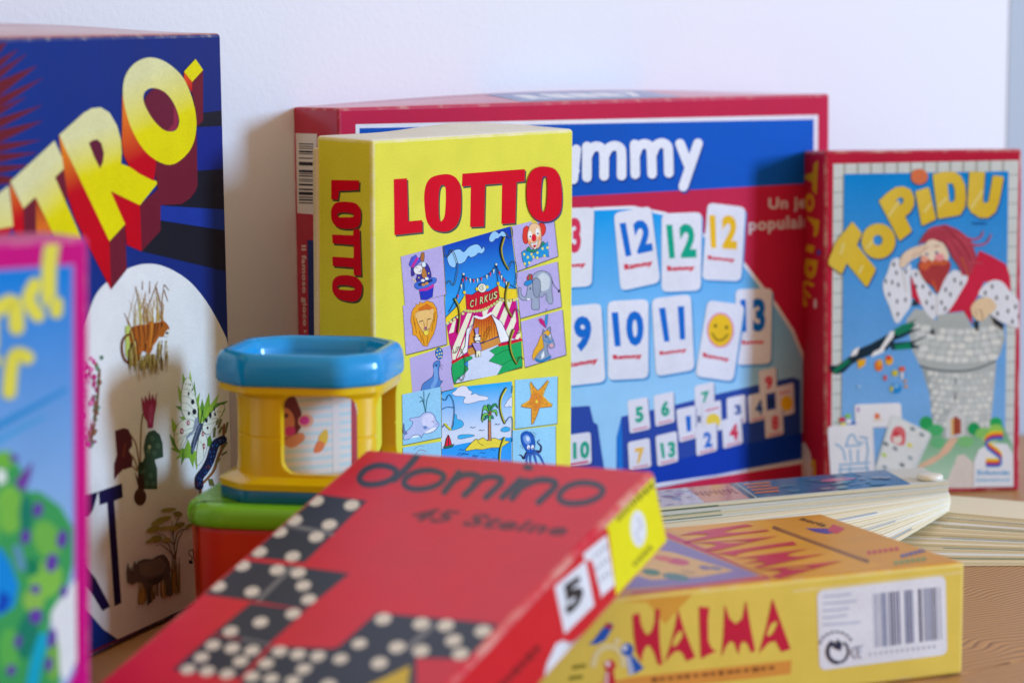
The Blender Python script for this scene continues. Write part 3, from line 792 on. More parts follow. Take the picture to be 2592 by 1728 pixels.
a.sheet('magician_tile', 34)
a.crop(1000, 620, 0.24233)
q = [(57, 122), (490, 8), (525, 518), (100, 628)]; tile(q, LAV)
ol([(220, 330), (260, 220), (320, 190), (360, 250), (372, 345), (300, 390), (220, 380)], '#3c3494', 4)
ol([(165, 320), (165, 235), (185, 215), (200, 300), (190, 320)], '#3c3494', 4)
ol([(190, 250), (230, 215), (270, 215), (285, 260), (270, 300), (230, 305), (200, 290)], '#efe6e8', 4)
ol([(138, 205), (165, 130), (215, 100), (235, 140), (290, 105), (280, 160), (200, 225), (165, 240)], '#4c58cc', 4, sm=False); a.line([(178, 222), (228, 140)], 26, '#c42c98')
ol([(262, 160), (268, 90), (300, 82), (295, 165)], '#a86c34', 4); ol([(272, 300), (290, 235), (315, 260), (328, 330), (290, 345)], '#b87c3c', 4); ol([(275, 190), (300, 175), (318, 205), (305, 230), (278, 225)], '#d8ecf4', 3)
ol([(195, 430), (220, 390), (300, 360), (390, 340), (428, 355), (410, 400), (330, 445), (240, 465)], '#3c6cd0', 4); a.poly([(230, 405), (300, 375), (380, 355), (390, 375), (310, 420), (245, 430)], '#1c2c70')
ol([(245, 462), (330, 445), (400, 405), (385, 540), (330, 570), (265, 572)], '#2434b8', 4, sm=False); a.poly([(245, 462), (330, 445), (402, 402), (396, 440), (330, 475), (250, 482)], '#c42c98')
for x, y in ((285, 370), (325, 350), (290, 415), (325, 400)):
    a.ell(x, y, 20, 16, ('#ece6e4', '#c48c48')[y > 390], n=8)
for x, y in ((242, 340), (345, 295), (205, 375), (185, 360)):
    a.ell(x, y, 8, 9, '#e8d05c', n=6)
a.line([(240, 275), (258, 280), (266, 258)], 4, '#40304c', sm=True); a.line([(212, 240), (228, 238)], 4, '#40304c')
a.sheet('lion_tile', 36)
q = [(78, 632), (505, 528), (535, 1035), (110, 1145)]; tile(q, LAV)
ol([(190, 655), (215, 640), (205, 615), (245, 625), (250, 595), (290, 605), (330, 580), (390, 600), (430, 660), (438, 740), (425, 840), (400, 930), (360, 1000), (330, 1060), (290, 1050), (260, 1010), (215, 950), (180, 940), (175, 850), (158, 790), (170, 700)], '#e09c20', 5, '#5c3410', sm=False)
a.poly([(240, 660), (330, 610), (400, 660), (390, 700), (310, 670), (240, 720)], '#cc6c1c')
for x0, y0, x1, y1 in ((200, 800, 220, 920), (185, 740, 200, 840), (400, 780, 380, 900), (415, 700, 405, 800), (280, 940, 300, 1040), (340, 950, 330, 1030), (250, 900, 275, 1000)):
    a.line([(x0, y0), (x1, y1)], 6, '#a06410')
ol([(215, 720), (240, 690), (340, 675), (390, 690), (395, 760), (370, 830), (345, 900), (315, 935), (285, 910), (250, 850), (225, 790)], '#e4bc74', 4, '#7c4c20')
for x, y in ((222, 735), (382, 690)):
    a.ell(x, y, 20, 28, '#e0b878', n=10)
ol([(292, 905), (318, 890), (348, 900), (335, 938), (305, 940)], '#e8d44c', 3); a.ell(314, 865, 17, 15, '#8c4c68', n=8)
a.line([(248, 800), (285, 788)], 8, '#3c2814'); a.line([(335, 775), (368, 770)], 8, '#3c2814'); a.line([(295, 800), (300, 850)], 7, '#b07838'); a.line([(330, 780), (328, 845)], 7, '#b07838'); a.line([(290, 880), (316, 885), (345, 875)], 5, '#5c3420', sm=True)
a.sheet('seal_tile', 12)
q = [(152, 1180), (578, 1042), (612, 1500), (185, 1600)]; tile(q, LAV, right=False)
ol([(270, 1510), (290, 1450), (340, 1410), (390, 1370), (402, 1310), (395, 1250), (420, 1215), (458, 1205), (470, 1230), (460, 1280), (455, 1340), (468, 1410), (495, 1420), (470, 1460), (470, 1500), (480, 1560), (280, 1570)], '#4c80c8', 5)
a.line([(420, 1290), (425, 1400), (390, 1480)], 40, '#70a0dc', sm=True); ol([(418, 1130), (430, 1085), (465, 1072), (492, 1100), (495, 1150), (475, 1190), (440, 1185)], '#1c6cc0', 4)
for x, y in ((440, 1105), (470, 1095), (435, 1145), (462, 1135), (485, 1130), (455, 1168), (478, 1165)):
    a.ell(x, y, 8, 9, '#e8d860', n=7)
a.ell(428, 1255, 9, 10, '#1c2040', n=7); a.line([(470, 1250), (500, 1260)], 3, '#20203c'); a.line([(468, 1260), (490, 1300)], 3, '#20203c')

a.sheet('clown_tile', 34)
a.crop(1290, 540, 0.2551)
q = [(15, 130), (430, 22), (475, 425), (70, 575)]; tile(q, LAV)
for q in ([(135, 150), (165, 125), (190, 150), (175, 220), (175, 290), (145, 300), (125, 250), (128, 190)], [(285, 105), (330, 98), (355, 140), (345, 200), (310, 230), (290, 180)]):
    ol(q, '#d8382c', 5, '#70181c')
a.poly([(205, 90), (235, 65), (270, 85), (270, 105)], '#e0c840')
ol([(180, 170), (205, 110), (260, 98), (298, 130), (310, 200), (312, 270), (290, 330), (245, 358), (205, 330), (180, 280), (172, 220)], '#eebc94', 4)
for x, y in ((198, 215), (272, 185)):
    a.ell(x, y, 20, 42, '#f6f0ec', n=12); a.ell(x + 3, y + 15, 8, 10, '#181830', n=8)
ol([(205, 290), (240, 300), (275, 265), (270, 310), (250, 358), (220, 330)], '#f4ece8', 4); a.poly([(222, 315), (250, 312), (262, 295), (255, 335), (240, 345)], '#c81c34')
a.ell(237, 243, 24, 38, '#d41c30'); a.ell(190, 290, 14, 20, '#e8946c', n=9); a.ell(295, 250, 14, 20, '#e8946c', n=9)
ol([(160, 370), (185, 330), (215, 360), (290, 345), (320, 280), (345, 300), (330, 350), (230, 385)], '#1c8c68', 4)
ol([(112, 390), (140, 365), (235, 395), (250, 380), (375, 280), (385, 435), (330, 425), (260, 450), (240, 430), (160, 540), (125, 470)], '#2090d0', 4, sm=False)
for x, y in ((140, 405), (175, 435), (212, 405), (190, 490), (145, 500), (320, 350), (370, 340), (340, 420), (268, 440), (270, 390), (228, 432)):
    a.ell(x, y, 11, 14, '#e8dc58', n=9)
a.sheet('elephant_tile', 36)
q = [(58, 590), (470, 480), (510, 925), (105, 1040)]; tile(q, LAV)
GY = '#98a4bc'
a.line([(412, 650), (440, 720), (490, 770)], 7, '#20243c', sm=True); a.ell(485, 770, 12, 16, '#20243c', n=8)
ol([(220, 620), (270, 580), (330, 568), (390, 600), (415, 660), (415, 760), (425, 860), (415, 895), (380, 890), (350, 800), (320, 830), (290, 830), (290, 940), (270, 955), (215, 945), (215, 850), (180, 860), (120, 860), (90, 820), (85, 740), (110, 745), (110, 800), (150, 830), (170, 760), (180, 690)], GY, 5)
a.poly([(270, 640), (330, 590), (390, 640), (385, 740), (320, 770), (280, 720)], '#c4ced8', sm=True)
ol([(225, 740), (230, 660), (270, 640), (300, 680), (298, 780), (270, 835), (240, 810)], '#8c98b0', 5); a.poly([(345, 790), (365, 790), (380, 870), (355, 875)], '#8490a8')
ol([(165, 650), (185, 605), (215, 605), (225, 650), (195, 670)], '#b83840', 4); a.line([(195, 604), (196, 660)], 12, '#2c7c58'); ol([(138, 705), (160, 670), (220, 660), (215, 690), (170, 718)], '#2088cc', 4)
a.ell(200, 745, 6, 12, '#1c2034', n=8); ol([(160, 840), (190, 840), (205, 852), (175, 862)], '#f0f0f4', 3)
a.sheet('horse_tile', 38)
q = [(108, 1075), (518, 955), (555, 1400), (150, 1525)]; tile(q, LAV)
ol([(355, 1140), (300, 1090), (280, 1050), (310, 1040), (350, 1080)], '#c81c78', 4, sm=False); ol([(360, 1140), (342, 1080), (355, 1005), (375, 1000), (372, 1080)], '#2c90d0', 4, sm=False); a.line([(355, 965), (365, 945)], 6, '#282840')
ol([(320, 1190), (330, 1150), (350, 1170), (385, 1130), (402, 1130), (402, 1180), (420, 1240), (442, 1300), (430, 1330), (395, 1335), (370, 1300), (375, 1370), (400, 1420), (380, 1460), (300, 1475), (250, 1450), (280, 1360), (310, 1280)], '#8496b0', 5)
ol([(330, 1185), (370, 1155), (400, 1180), (385, 1215), (340, 1200), (325, 1250), (335, 1330), (290, 1370), (260, 1410), (235, 1465), (218, 1420), (235, 1360), (270, 1300), (300, 1220)], '#e0a828', 5, '#7c5410', sm=False)
a.poly([(310, 1400), (335, 1360), (340, 1420), (310, 1445)], '#e4e8f0'); a.poly([(385, 1210), (400, 1200), (405, 1240)], '#e4e8f0'); a.ell(410, 1310, 20, 20, '#d8a0b0', n=10)
a.line([(330, 1195), (325, 1240), (380, 1280), (430, 1255)], 9, '#1c78c0', sm=True); a.line([(345, 1190), (400, 1290)], 8, '#1c78c0'); a.line([(250, 1440), (310, 1465), (400, 1420)], 22, '#2078b8', sm=True); a.ell(355, 1222, 7, 10, '#181828', n=8)

a.crop(1010, 940, 0.17857)
a.sheet('whale_tile', 40)
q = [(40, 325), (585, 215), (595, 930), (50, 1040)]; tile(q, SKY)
for q in ([(370, 590), (350, 450), (345, 280)], [(370, 590), (390, 400), (430, 305)], [(365, 560), (330, 420), (290, 430)], [(355, 480), (320, 380), (290, 360)]):
    a.line(q, 14, '#3c7488', sm=True)
ol([(60, 960), (80, 870), (150, 800), (190, 720), (150, 690), (160, 660), (280, 640), (340, 590), (430, 575), (490, 620), (520, 690), (560, 740), (540, 790), (480, 850), (400, 875), (340, 880), (310, 940), (290, 900), (200, 900), (140, 950)], '#b4c0ec', 7, '#3c4c90')
a.poly([(330, 640), (430, 600), (490, 660), (470, 780), (380, 780), (320, 740)], '#d0d4f4', sm=True); a.poly([(340, 870), (480, 790), (530, 790), (480, 845), (400, 872)], '#e8ecf4'); a.poly([(150, 945), (200, 905), (280, 900), (270, 925)], '#e8ecf4')
ol([(60, 730), (75, 830), (110, 870), (70, 890), (48, 850)], '#6c80bc', 5); a.line([(455, 710), (475, 700), (485, 725)], 6, '#2c3868', sm=True); a.ell(528, 740, 7, 5, '#2c3868', n=7); a.ell(365, 790, 30, 25, '#6c8cc8', n=9)
a.sheet('shell_tile', 44)
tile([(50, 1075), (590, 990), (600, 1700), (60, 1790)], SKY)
a.line([(200, 1110), (260, 1060), (340, 1055)], 6, '#6c7ca0', sm=True); a.line([(220, 1180), (290, 1110), (380, 1130)], 8, '#a06c70', sm=True)
a.sheet('starfish_tile', 40)
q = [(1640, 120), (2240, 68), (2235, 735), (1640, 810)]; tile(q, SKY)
SF = [(1865, 145), (1900, 200), (1960, 270), (2020, 215), (2100, 120), (2118, 140), (2070, 250), (2035, 345), (2090, 410), (2170, 465), (2165, 495), (2080, 505), (1985, 515), (1950, 620), (1895, 740), (1870, 750), (1870, 640), (1870, 520), (1790, 510), (1722, 495), (1730, 470), (1810, 425), (1870, 385), (1860, 270), (1845, 170)]
ol(SF, '#e0982c', 9, '#54401c', sm=False); a.line([(1855, 170), (1870, 300), (1880, 380), (1740, 475)], 10, '#ecc848'); a.line([(2040, 350), (2160, 475)], 10, '#ecc848'); a.line([(2110, 130), (2030, 340)], 8, '#ecc848')
a.poly([(1880, 320), (1960, 300), (2030, 370), (1990, 500), (1930, 560), (1880, 490), (1830, 450)], '#d8842c', sm=True)
for x, y in ((1890, 220), (1902, 280), (1915, 325), (1930, 370), (1985, 350), (2020, 300), (2055, 240), (1890, 440), (1850, 455), (1810, 465), (1980, 430), (2030, 440), (2080, 460), (1925, 490), (1915, 545), (1905, 600), (1900, 660)):
    a.ell(x, y, 9, 10, '#7c4818', n=8); a.ell(x - 2, y - 2, 5, 6, '#f0d070', n=6)
a.ell(1940, 425, 20, 24, '#f0d048', n=10)
a.sheet('octopus_tile', 46)
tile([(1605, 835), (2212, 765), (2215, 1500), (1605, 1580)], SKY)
for q in ([(1930, 1130), (1990, 1130), (2005, 1060), (1955, 1000), (1985, 970)], [(1800, 1160), (1760, 1230), (1730, 1190), (1695, 1180)]):
    a.line(q[::1], 46, '#282858', sm=True, taper=0.75)
for q in ([(1850, 1130), (1800, 1220), (1810, 1400)], [(1870, 1140), (1850, 1230), (1870, 1400)], [(1890, 1140), (1920, 1220), (1960, 1400)], [(1910, 1140), (1990, 1200), (2060, 1350)]):
    a.line(q, 46, '#3460b0', sm=True, taper=0.4)
ol([(1720, 900), (1770, 850), (1830, 850), (1890, 900), (1920, 990), (1915, 1080), (1890, 1150), (1820, 1150), (1770, 1090), (1730, 1010)], '#1c58b8', 7, '#142860')
a.poly([(1750, 930), (1800, 890), (1850, 930), (1860, 1000), (1810, 1030), (1770, 1000)], '#6c98dc', sm=True); a.poly([(1790, 930), (1820, 915), (1845, 950), (1830, 985), (1800, 975)], '#c4d4f0', sm=True)
for x in (1828, 1885):
    a.ell(x, 1070, 21, 32, '#f4f4f8', n=12); a.ell(x + 4, 1085, 9, 12, '#101430', n=8)
for q in ([(1890, 850), (1930, 890)], [(1855, 850), (1925, 930)], [(1705, 1040), (1745, 1090)]):
    a.line(q, 5, '#30406c')
a.flush()

a = left(P, d, h, [(799.4, 350.2), (943.4, 354.8), (949.1, 1533.9), (808.1, 1510.8)], CARD, 0.0021)
a.sheet('side_lettering')
a.crop(680, 220, 0.40816)
LS = [([(388, 577), (562, 580), (560, 640), (437, 645), (430, 700), (388, 697)], None, False),
      ([(387, 790), (392, 750), (420, 718), (480, 712), (540, 722), (568, 755), (572, 800), (565, 850), (540, 875), (480, 880), (425, 868), (395, 835)], [(425, 795), (440, 780), (480, 778), (515, 785), (530, 797), (515, 807), (475, 808), (440, 808)], True),
      ([(525, 885), (565, 880), (575, 1170), (528, 1168), (527, 1120), (398, 1110), (395, 1052), (527, 1060), (527, 980), (397, 970), (393, 915), (525, 920)], None, False),
      ([(394, 1240), (400, 1200), (430, 1172), (490, 1167), (545, 1180), (575, 1215), (580, 1255), (570, 1300), (540, 1328), (490, 1328), (435, 1312), (402, 1280)], [(425, 1240), (440, 1228), (490, 1230), (530, 1242), (535, 1252), (515, 1260), (460, 1258), (435, 1252)], True)]
for o, hl, sm in LS:
    a.poly(shift(o, 9, 12), '#3c4838', [shift(hl, 9, 12)] if hl else (), sm)
for o, hl, sm in LS:
    a.poly(o, '#cc0824', [hl] if hl else (), sm)
a.flush()

# ------------------------------------------------------------------ the wide red rummy box against the wall
P = thing('rummy_tile_box', 'wide red box with blue band and white numbered tiles, leaning on the wall', 'game box',
          pose(-0.10431, 1.5684, 0.0, 0.66873, -0.01351, -0.00419))
w, d, h = 0.43014, 0.05132, 0.28061
def rb(q):
    t = max(0, (q.z - (h - 0.015)) / 0.015)
    q.z += t * (q.y / d) * 0.0062 * math.sin(math.pi * min(1, max(0, q.x / w)))
    return q
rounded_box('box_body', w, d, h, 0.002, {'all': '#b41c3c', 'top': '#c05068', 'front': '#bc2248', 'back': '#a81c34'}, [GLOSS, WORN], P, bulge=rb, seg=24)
a = front(P, w, h, [(856.0, 273.7), (2100.4, 237.9), (2097.6, 1207.0), (878.0, 1402.5)], LINEN, 0.002)
a.sheet('cover_print')
WH, RD = '#e0e2f0', '#bc2248'
a.poly([(850, 270), (2110, 232), (2110, 1215), (870, 1410)], RD)
a.poly([(900, 315), (2071, 291), (2068, 1166), (912, 1352)], WH)
a.poly([(910, 325), (2060, 302), (2058, 1157), (922, 1339)], RD)
a.poly([(910, 325), (2060, 302), (2059, 464), (912, 527)], grad=((1400, 400), (2060, 380), '#0a50b8', '#0c58c4'))
disc = [(1150, 1300), (1180, 900), (1250, 720), (1350, 595), (1504, 533), (1600, 529), (1682, 545), (1778, 598), (1880, 671), (1960, 773), (2002, 838), (2030, 905), (2050, 1000), (2056, 1157)]
a.poly([(1146, 1302), (1176, 893), (1246, 713), (1347, 587), (1503, 525), (1601, 521), (1685, 537), (1782, 590), (1885, 664), (1966, 768), (2009, 834), (2037, 903), (2057, 1000), (2058, 1157)], WH)
a.poly(disc, grad=((1600, 540), (1640, 1000), '#0c98e8', '#98ccf6'), cut=2)
a.crop(1560, 920, 0.21259)
a.poly([(2200, 1130), (2190, 190), (2100, 160), (1690, 250), (1250, 350), (700, 490), (60, 630), (0, 880), (0, 1500), (-1900, 1900), (-1900, 1980), (400, 1411), (1400, 1300)], '#2a48a4')
a.poly([(60, 630), (0, 880), (20, 1400), (80, 1380), (70, 900)], '#1c74d0')
a.poly([(2340, 800), (2340, 1120), (1400, 1290), (500, 1420), (0, 1560), (-1900, 1990), (-1900, 1800), (0, 1350), (460, 1210), (1250, 1010)], '#0c38ac')
a.poly([(2345, 1105), (2345, 1125), (1400, 1300), (0, 1580), (-1900, 2010), (-1900, 1985), (0, 1550), (1400, 1280)], '#b8c0d8')
a.crop(1420, 700, 0.38272)
a.poly([(-300, 930), (80, 860), (190, 853), (215, 960), (242, 978), (290, 1300), (-300, 1420)], '#2a48a4')

a.sheet('title_lettering', 20)
a.crop(1420, 220, 0.43371)
L_ = [[(-150, 320), (-150, 560)], [(-150, 320), (-80, 315), (-50, 360), (-80, 420), (-150, 430)], [(-110, 430), (-50, 552)], [(20, 350), (20, 470), (40, 510), (80, 490)], [(88, 365), (70, 540)],
      [(150, 348), (150, 528)], [(150, 410), (172, 365), (205, 347), (238, 362), (250, 400), (250, 520)], [(250, 410), (275, 360), (312, 344), (345, 360), (352, 400), (352, 518)],
      [(428, 336), (432, 510)], [(432, 400), (452, 350), (487, 333), (518, 350), (526, 390), (530, 508)], [(530, 395), (552, 345), (587, 328), (618, 345), (625, 385), (628, 502)],
      [(693, 332), (745, 462)], [(798, 330), (712, 582)]]
for q in L_:
    a.line(shift(q, 8, 14), 56, '#0a3c94', sm=len(q) > 2)
for q in L_:
    a.line(q, 56, '#e0e4f4', sm=len(q) > 2)
a.sheet('slogan_lettering', 20)
a.word('Un jeu', [(1210, 650), (1480, 632), (1480, 728), (1210, 733)], '#cfc8d8', 0.03)
a.word('populaire', [(1095, 770), (1500, 740), (1500, 842), (1095, 862)], '#cfc8d8', 0.03)

BL, GN, YE, RE = '#0c68cc', '#08a084', '#eab81c', '#d03054'
a.sheet('number_tiles_print', 20)
a.crop(1440, 480, 0.31882)
def numtile(q, s, nq, col, rq, rt='Rummy', bold=0.05):
    a.card(shift(q, 12, 16), 0.16, '#2c88cc'); a.card(q, 0.16, '#dcdeee')
    if s:
        a.word(s, nq, col, bold)
    a.word(rt, rq, '#cc2440', 0.13)
numtile([(-110, 150), (200, 140), (180, 765), (-110, 785)], '13', [(-75, 225), (95, 222), (95, 500), (-70, 510)], RE, [(-80, 590), (135, 575), (130, 620), (-80, 630)])
numtile([(-60, 930), (255, 900), (290, 1525), (-30, 1560)], '9', [(35, 1005), (178, 1000), (178, 1280), (45, 1290)], BL, [(-10, 1372), (230, 1332), (230, 1382), (-10, 1420)])
numtile([(355, 185), (650, 130), (725, 735), (410, 805)], '12', [(400, 265), (632, 232), (667, 485), (450, 532)], BL, [(435, 592), (662, 560), (665, 608), (440, 648)])
numtile([(735, 190), (1055, 178), (1045, 800), (735, 812)], '12', [(770, 277), (1002, 268), (1012, 538), (795, 546)], GN, [(775, 605), (1000, 600), (995, 648), (780, 655)])
numtile([(1100, 103), (1402, 140), (1365, 727), (1055, 715)], '12', [(1112, 200), (1342, 205), (1332, 475), (1125, 462)], YE, [(1100, 520), (1320, 545), (1315, 582), (1100, 560)])
numtile([(305, 885), (630, 868), (630, 1495), (310, 1512)], '10', [(335, 970), (592, 958), (592, 1238), (362, 1248)], BL, [(345, 1310), (580, 1300), (580, 1345), (350, 1355)])
numtile([(655, 865), (965, 828), (995, 1430), (690, 1482)], '11', [(712, 940), (912, 922), (922, 1186), (755, 1208)], BL, [(715, 1282), (935, 1255), (935, 1290), (720, 1320)])
numtile([(1320, 790), (1612, 782), (1602, 1380), (1330, 1392)], '13', [(1358, 870), (1557, 858), (1557, 1126), (1366, 1132)], BL, [(1370, 1195), (1550, 1190), (1550, 1225), (1370, 1236)])
a.sheet('smiley_tile', 56)
numtile([(1100, 876), (1392, 915), (1302, 1522), (1000, 1480)], None, None, None, [(1060, 1290), (1275, 1335), (1270, 1370), (1060, 1335)])
a.ell(1200, 1115, 108, 140, '#d878b0', n=28); a.ell(1200, 1115, 97, 128, '#eabc20', n=28)
a.ell(1160, 1080, 12, 16, '#5c4c10', n=10); a.ell(1248, 1092, 12, 16, '#5c4c10', n=10); a.line([(1135, 1140), (1165, 1185), (1205, 1195), (1245, 1165), (1258, 1150)], 12, '#5c4c10', sm=True)

a.sheet('tile_rack_picture', 20)
a.crop(1560, 920, 0.21259)
def mini(q, s, nq, col, under=True):
    a.card(shift(q, 10, 12), 0.1, '#1c3488'); a.card(q, 0.12, '#dcdcec')
    if s:
        a.word(s, nq, col, 0.05)
    if under:
        m = lambda p, r_, t: (p[0] + (r_[0] - p[0]) * t, p[1] + (r_[1] - p[1]) * t)
        x, y = m(q[3], q[0], .08), m(q[2], q[1], .08)
        a.line([m(x, y, .15), m(x, y, .88)], 16, '#d05078', cap=False)
mini([(930, 265), (1160, 215), (1175, 720), (945, 780)], '7', [(1005, 342), (1105, 320), (1085, 462), (1025, 470)], GN, False); a.line([(985, 620), (985, 700)], 34, '#1c3c7c', cap=False)
mini([(130, 440), (370, 395), (405, 775), (160, 830)], '5', [(220, 520), (315, 503), (328, 690), (228, 706)], GN)
mini([(440, 380), (680, 330), (692, 692), (465, 750)], '6', [(528, 445), (628, 438), (632, 622), (532, 632)], GN)
mini([(710, 545), (940, 495), (952, 880), (750, 938)], '1', [(822, 622), (884, 618), (888, 800), (838, 810)], BL)
mini([(1310, 410), (1530, 365), (1542, 700), (1320, 755)], '3', [(1400, 490), (1478, 480), (1488, 602), (1408, 612)], '#1c4c9c')
mini([(1690, 85), (1900, 40), (1908, 330), (1705, 385)], '9', [(1762, 150), (1858, 140), (1862, 300), (1775, 312)], RE, False)
mini([(1560, 380), (1780, 330), (1792, 650), (1580, 708)], '4', [(1648, 440), (1738, 430), (1742, 602), (1655, 612)], '#1c4c9c')
mini([(1890, 280), (2105, 225), (2118, 590), (1900, 645)], None, None, None, False); a.line([(1940, 355), (2065, 325)], 18, '#d05078', cap=False); a.ell(2025, 470, 72, 92, '#e8bc28')
a.poly([(1790, 420), (1875, 400), (1885, 500), (1800, 520)], '#203878')
mini([(1010, 490), (1240, 430), (1257, 790), (1030, 822)], None, None, None, False); a.line([(1060, 560), (1215, 522)], 18, '#d05078', cap=False); a.ell(1150, 680, 85, 88, '#e8cc48')
mini([(940, 750), (1190, 700), (1197, 1030), (950, 1098)], '2', [(1030, 815), (1128, 805), (1138, 990), (1045, 1002)], BL)
mini([(1250, 670), (1480, 620), (1502, 945), (1270, 1012)], '4', [(1340, 720), (1442, 712), (1452, 902), (1348, 912)], RE)
mini([(1760, 565), (1975, 520), (1987, 835), (1770, 888)], '8', [(1840, 620), (1928, 610), (1932, 785), (1848, 797)], RE)
mini([(130, 935), (390, 880), (412, 1225), (150, 1275)], '7', [(213, 1005), (328, 990), (300, 1192), (238, 1202)], '#f0b848')
mini([(460, 860), (715, 800), (732, 1160), (485, 1222)], '13', [(513, 942), (697, 918), (697, 1112), (540, 1126)], GN)
a.sheet('tile_rack_picture', 20)
a.crop(1420, 700, 0.38272)
mini([(20, 1050), (195, 1025), (202, 1235), (25, 1265)], '10', [(78, 1095), (187, 1083), (187, 1200), (80, 1207)], GN)
a.flush()

rw, rd_, rh = w, d, h
def onlid_rummy(u, v, n):
    q = rb(Vector((u, v, rh)))
    q.z += n + 0.00015
    return q
a = Print(P, None, w, d, (0, 0, 0), (1, 0, 0), (0, 1, 0), GLOSS, fn=onlid_rummy)
a.cutall = 4
a.sheet('lid_print')
a.poly([(0.15, 0.005), (0.20, 0.005), (0.25, 0.005), (0.29, 0.005), (0.29, 0.046), (0.25, 0.046), (0.20, 0.046), (0.15, 0.046)], '#24509c')
for i, c in enumerate('Rummy'):
    a.word(c, [(0.165 + i * 0.022, 0.036), (0.184 + i * 0.022, 0.036), (0.184 + i * 0.022, 0.014), (0.165 + i * 0.022, 0.014)], '#e4e4f0', 0.08)
a.flush()
a = left(P, d, h, [(740.1, 271.4), (856.0, 273.7), (878.0, 1402.5), (763.9, 1372.7)], MATT, 0.002)
a.sheet('barcode_label')
a.crop(680, 220, 0.40816)
a.poly([(168, 288), (300, 292), (290, 792), (178, 783)], '#dcd8dc')
for y0, y1 in ((350, 357), (365, 371), (378, 384), (395, 407), (412, 418), (438, 445), (465, 487), (515, 530), (535, 541), (548, 556), (570, 576), (582, 587), (600, 612), (630, 640), (650, 670), (680, 687), (695, 705), (715, 722)):
    a.poly([(188, y0), (278, y0 + 3), (278, y1 + 3), (188, y1)], '#22202c')
a.sheet('side_print', 4)
a.poly([(240, 950), (400, 955), (410, 2600), (262, 2560)], '#22307c')
a.word('Il famoso gioco', [(232, 982), (240, 1482), (206, 1482), (196, 982)], '#d8c8cc', 0.03)
a.ell(226, 1515, 7, 9, '#d8c8cc', n=8)
a.word('Il famoso gioco', [(238, 1555), (246, 2060), (212, 2060), (202, 1555)], '#d8c8cc', 0.03)
a.flush()

# ------------------------------------------------------------------ the small red castle box on the right
P = thing('castle_king_box', 'small red box with stone frame, red haired king looking out of a tower', 'game box',
          pose(0.22155, 1.76427, 0.0, 0.19005, -0.04701, 5e-05))
w, d, h = 0.14644, 0.05655, 0.24462
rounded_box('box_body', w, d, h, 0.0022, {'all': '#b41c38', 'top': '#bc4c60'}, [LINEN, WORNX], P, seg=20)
a = front(P, w, h, [(2088.1, 381.6), (2587.3, 376.9), (2581.5, 1240.0), (2087.5, 1258.0)], LINEN, 0.002)
a.sheet('cover_print')
a.crop(1992, 340, 0.58651)
a.poly([(150, 50), (1040, 40), (1030, 1560), (150, 1570)], '#b8203e')
a.poly([(200, 128), (1000, 112), (975, 1515), (190, 1530)], '#ccd6da')
for i in range(22):
    y = 190 + i * 62
    a.line([(200, y), (243, y - 2)], 4, '#96a2a6', cap=False); a.line([(955 - i * .8, y - 14), (998 - i * 1.1, y - 16)], 4, '#96a2a6', cap=False)
for i in range(13):
    x = 250 + i * 57; a.line([(x, 126 - (x - 200) * .02), (x, 172 - (x - 200) * .016)], 4, '#96a2a6', cap=False)
a.poly([(245, 172), (955, 160), (938, 1500), (232, 1520)], grad=((500, 250), (500, 1200), '#0488de', '#78b0ee'), cut=2)
a.crop(2080, 800, 0.29341)
a.poly([(880, 890), (1000, 930), (1300, 960), (1560, 940), (1640, 1100), (1650, 1470), (780, 1480), (760, 1310)], grad=((1100, 900), (1100, 1350), '#5ca478', '#a8ccb8'))
a.poly([(1120, 1030), (1190, 1030), (1100, 1170), (960, 1270), (800, 1330), (850, 1270), (1000, 1190)], '#dcb8a0')
a.poly([(1130, 1300), (1170, 1200), (1230, 1190), (1320, 1280), (1330, 1480), (1050, 1480)], '#d8d0cc')
for x, y, rx, ry, c in ((900, 920, 60, 60, '#2ca05c'), (980, 980, 70, 50, '#48b070'), (1310, 970, 55, 55, '#209c5c'), (1500, 920, 55, 50, '#28a85c'), (1400, 1010, 80, 50, '#84c468'), (1500, 970, 60, 40, '#94cc60'), (1240, 1080, 70, 50, '#7cc080'), (1000, 1090, 60, 50, '#68b884'), (1450, 1060, 70, 40, '#a8c890')):
    a.ell(x, y, rx, ry, c, n=14)
a.sheet('tower_picture', 62)
SL = '#4c5860'
a.poly([(860, 440), (1000, 465), (1200, 470), (1400, 430), (1505, 380), (1480, 700), (1450, 960), (1400, 1000), (1230, 1050), (1050, 1050), (1000, 960), (950, 880), (930, 680)], grad=((880, 700), (1180, 700), '#98a4aa', '#b0babe'))
a.hold = True
for r_ in range(10):
    y = 492 + r_ * 53; x0 = 905 + (y - 450) * .1; x1 = 1492 - (y - 450) * .06; x = x0 + (r_ % 2) * 24
    while x < x1 - 20:
        k = rng.uniform(40, 66); sag = 26 * math.sin(math.pi * (x - x0) / (x1 - x0))
        if not (1068 < x + k / 2 < 1236 and y > 790):
            a.card([(x, y - 22 + sag), (min(x + k, x1) - 7, y - 22 + sag), (min(x + k, x1) - 7, y + 22 + sag), (x, y + 22 + sag)], 0.3, rng.choice(['#d0d8dc', '#c4ced4', '#b8c2c8', '#d4dadc', '#c0c8cc']))
        x += k
a.hold = False
a.lv += 1
a.crop(2200, 540, 0.26794)
a.poly([(350, 1000), (430, 900), (560, 920), (600, 1000), (640, 1010), (660, 950), (900, 930), (960, 1060), (1020, 1120), (1050, 1010), (1150, 960), (1270, 1090), (1280, 1190), (1230, 1340), (1190, 1390), (1000, 1470), (800, 1490), (600, 1470), (480, 1440), (410, 1300), (380, 1150)], '#acb6ba')
a.hold = True
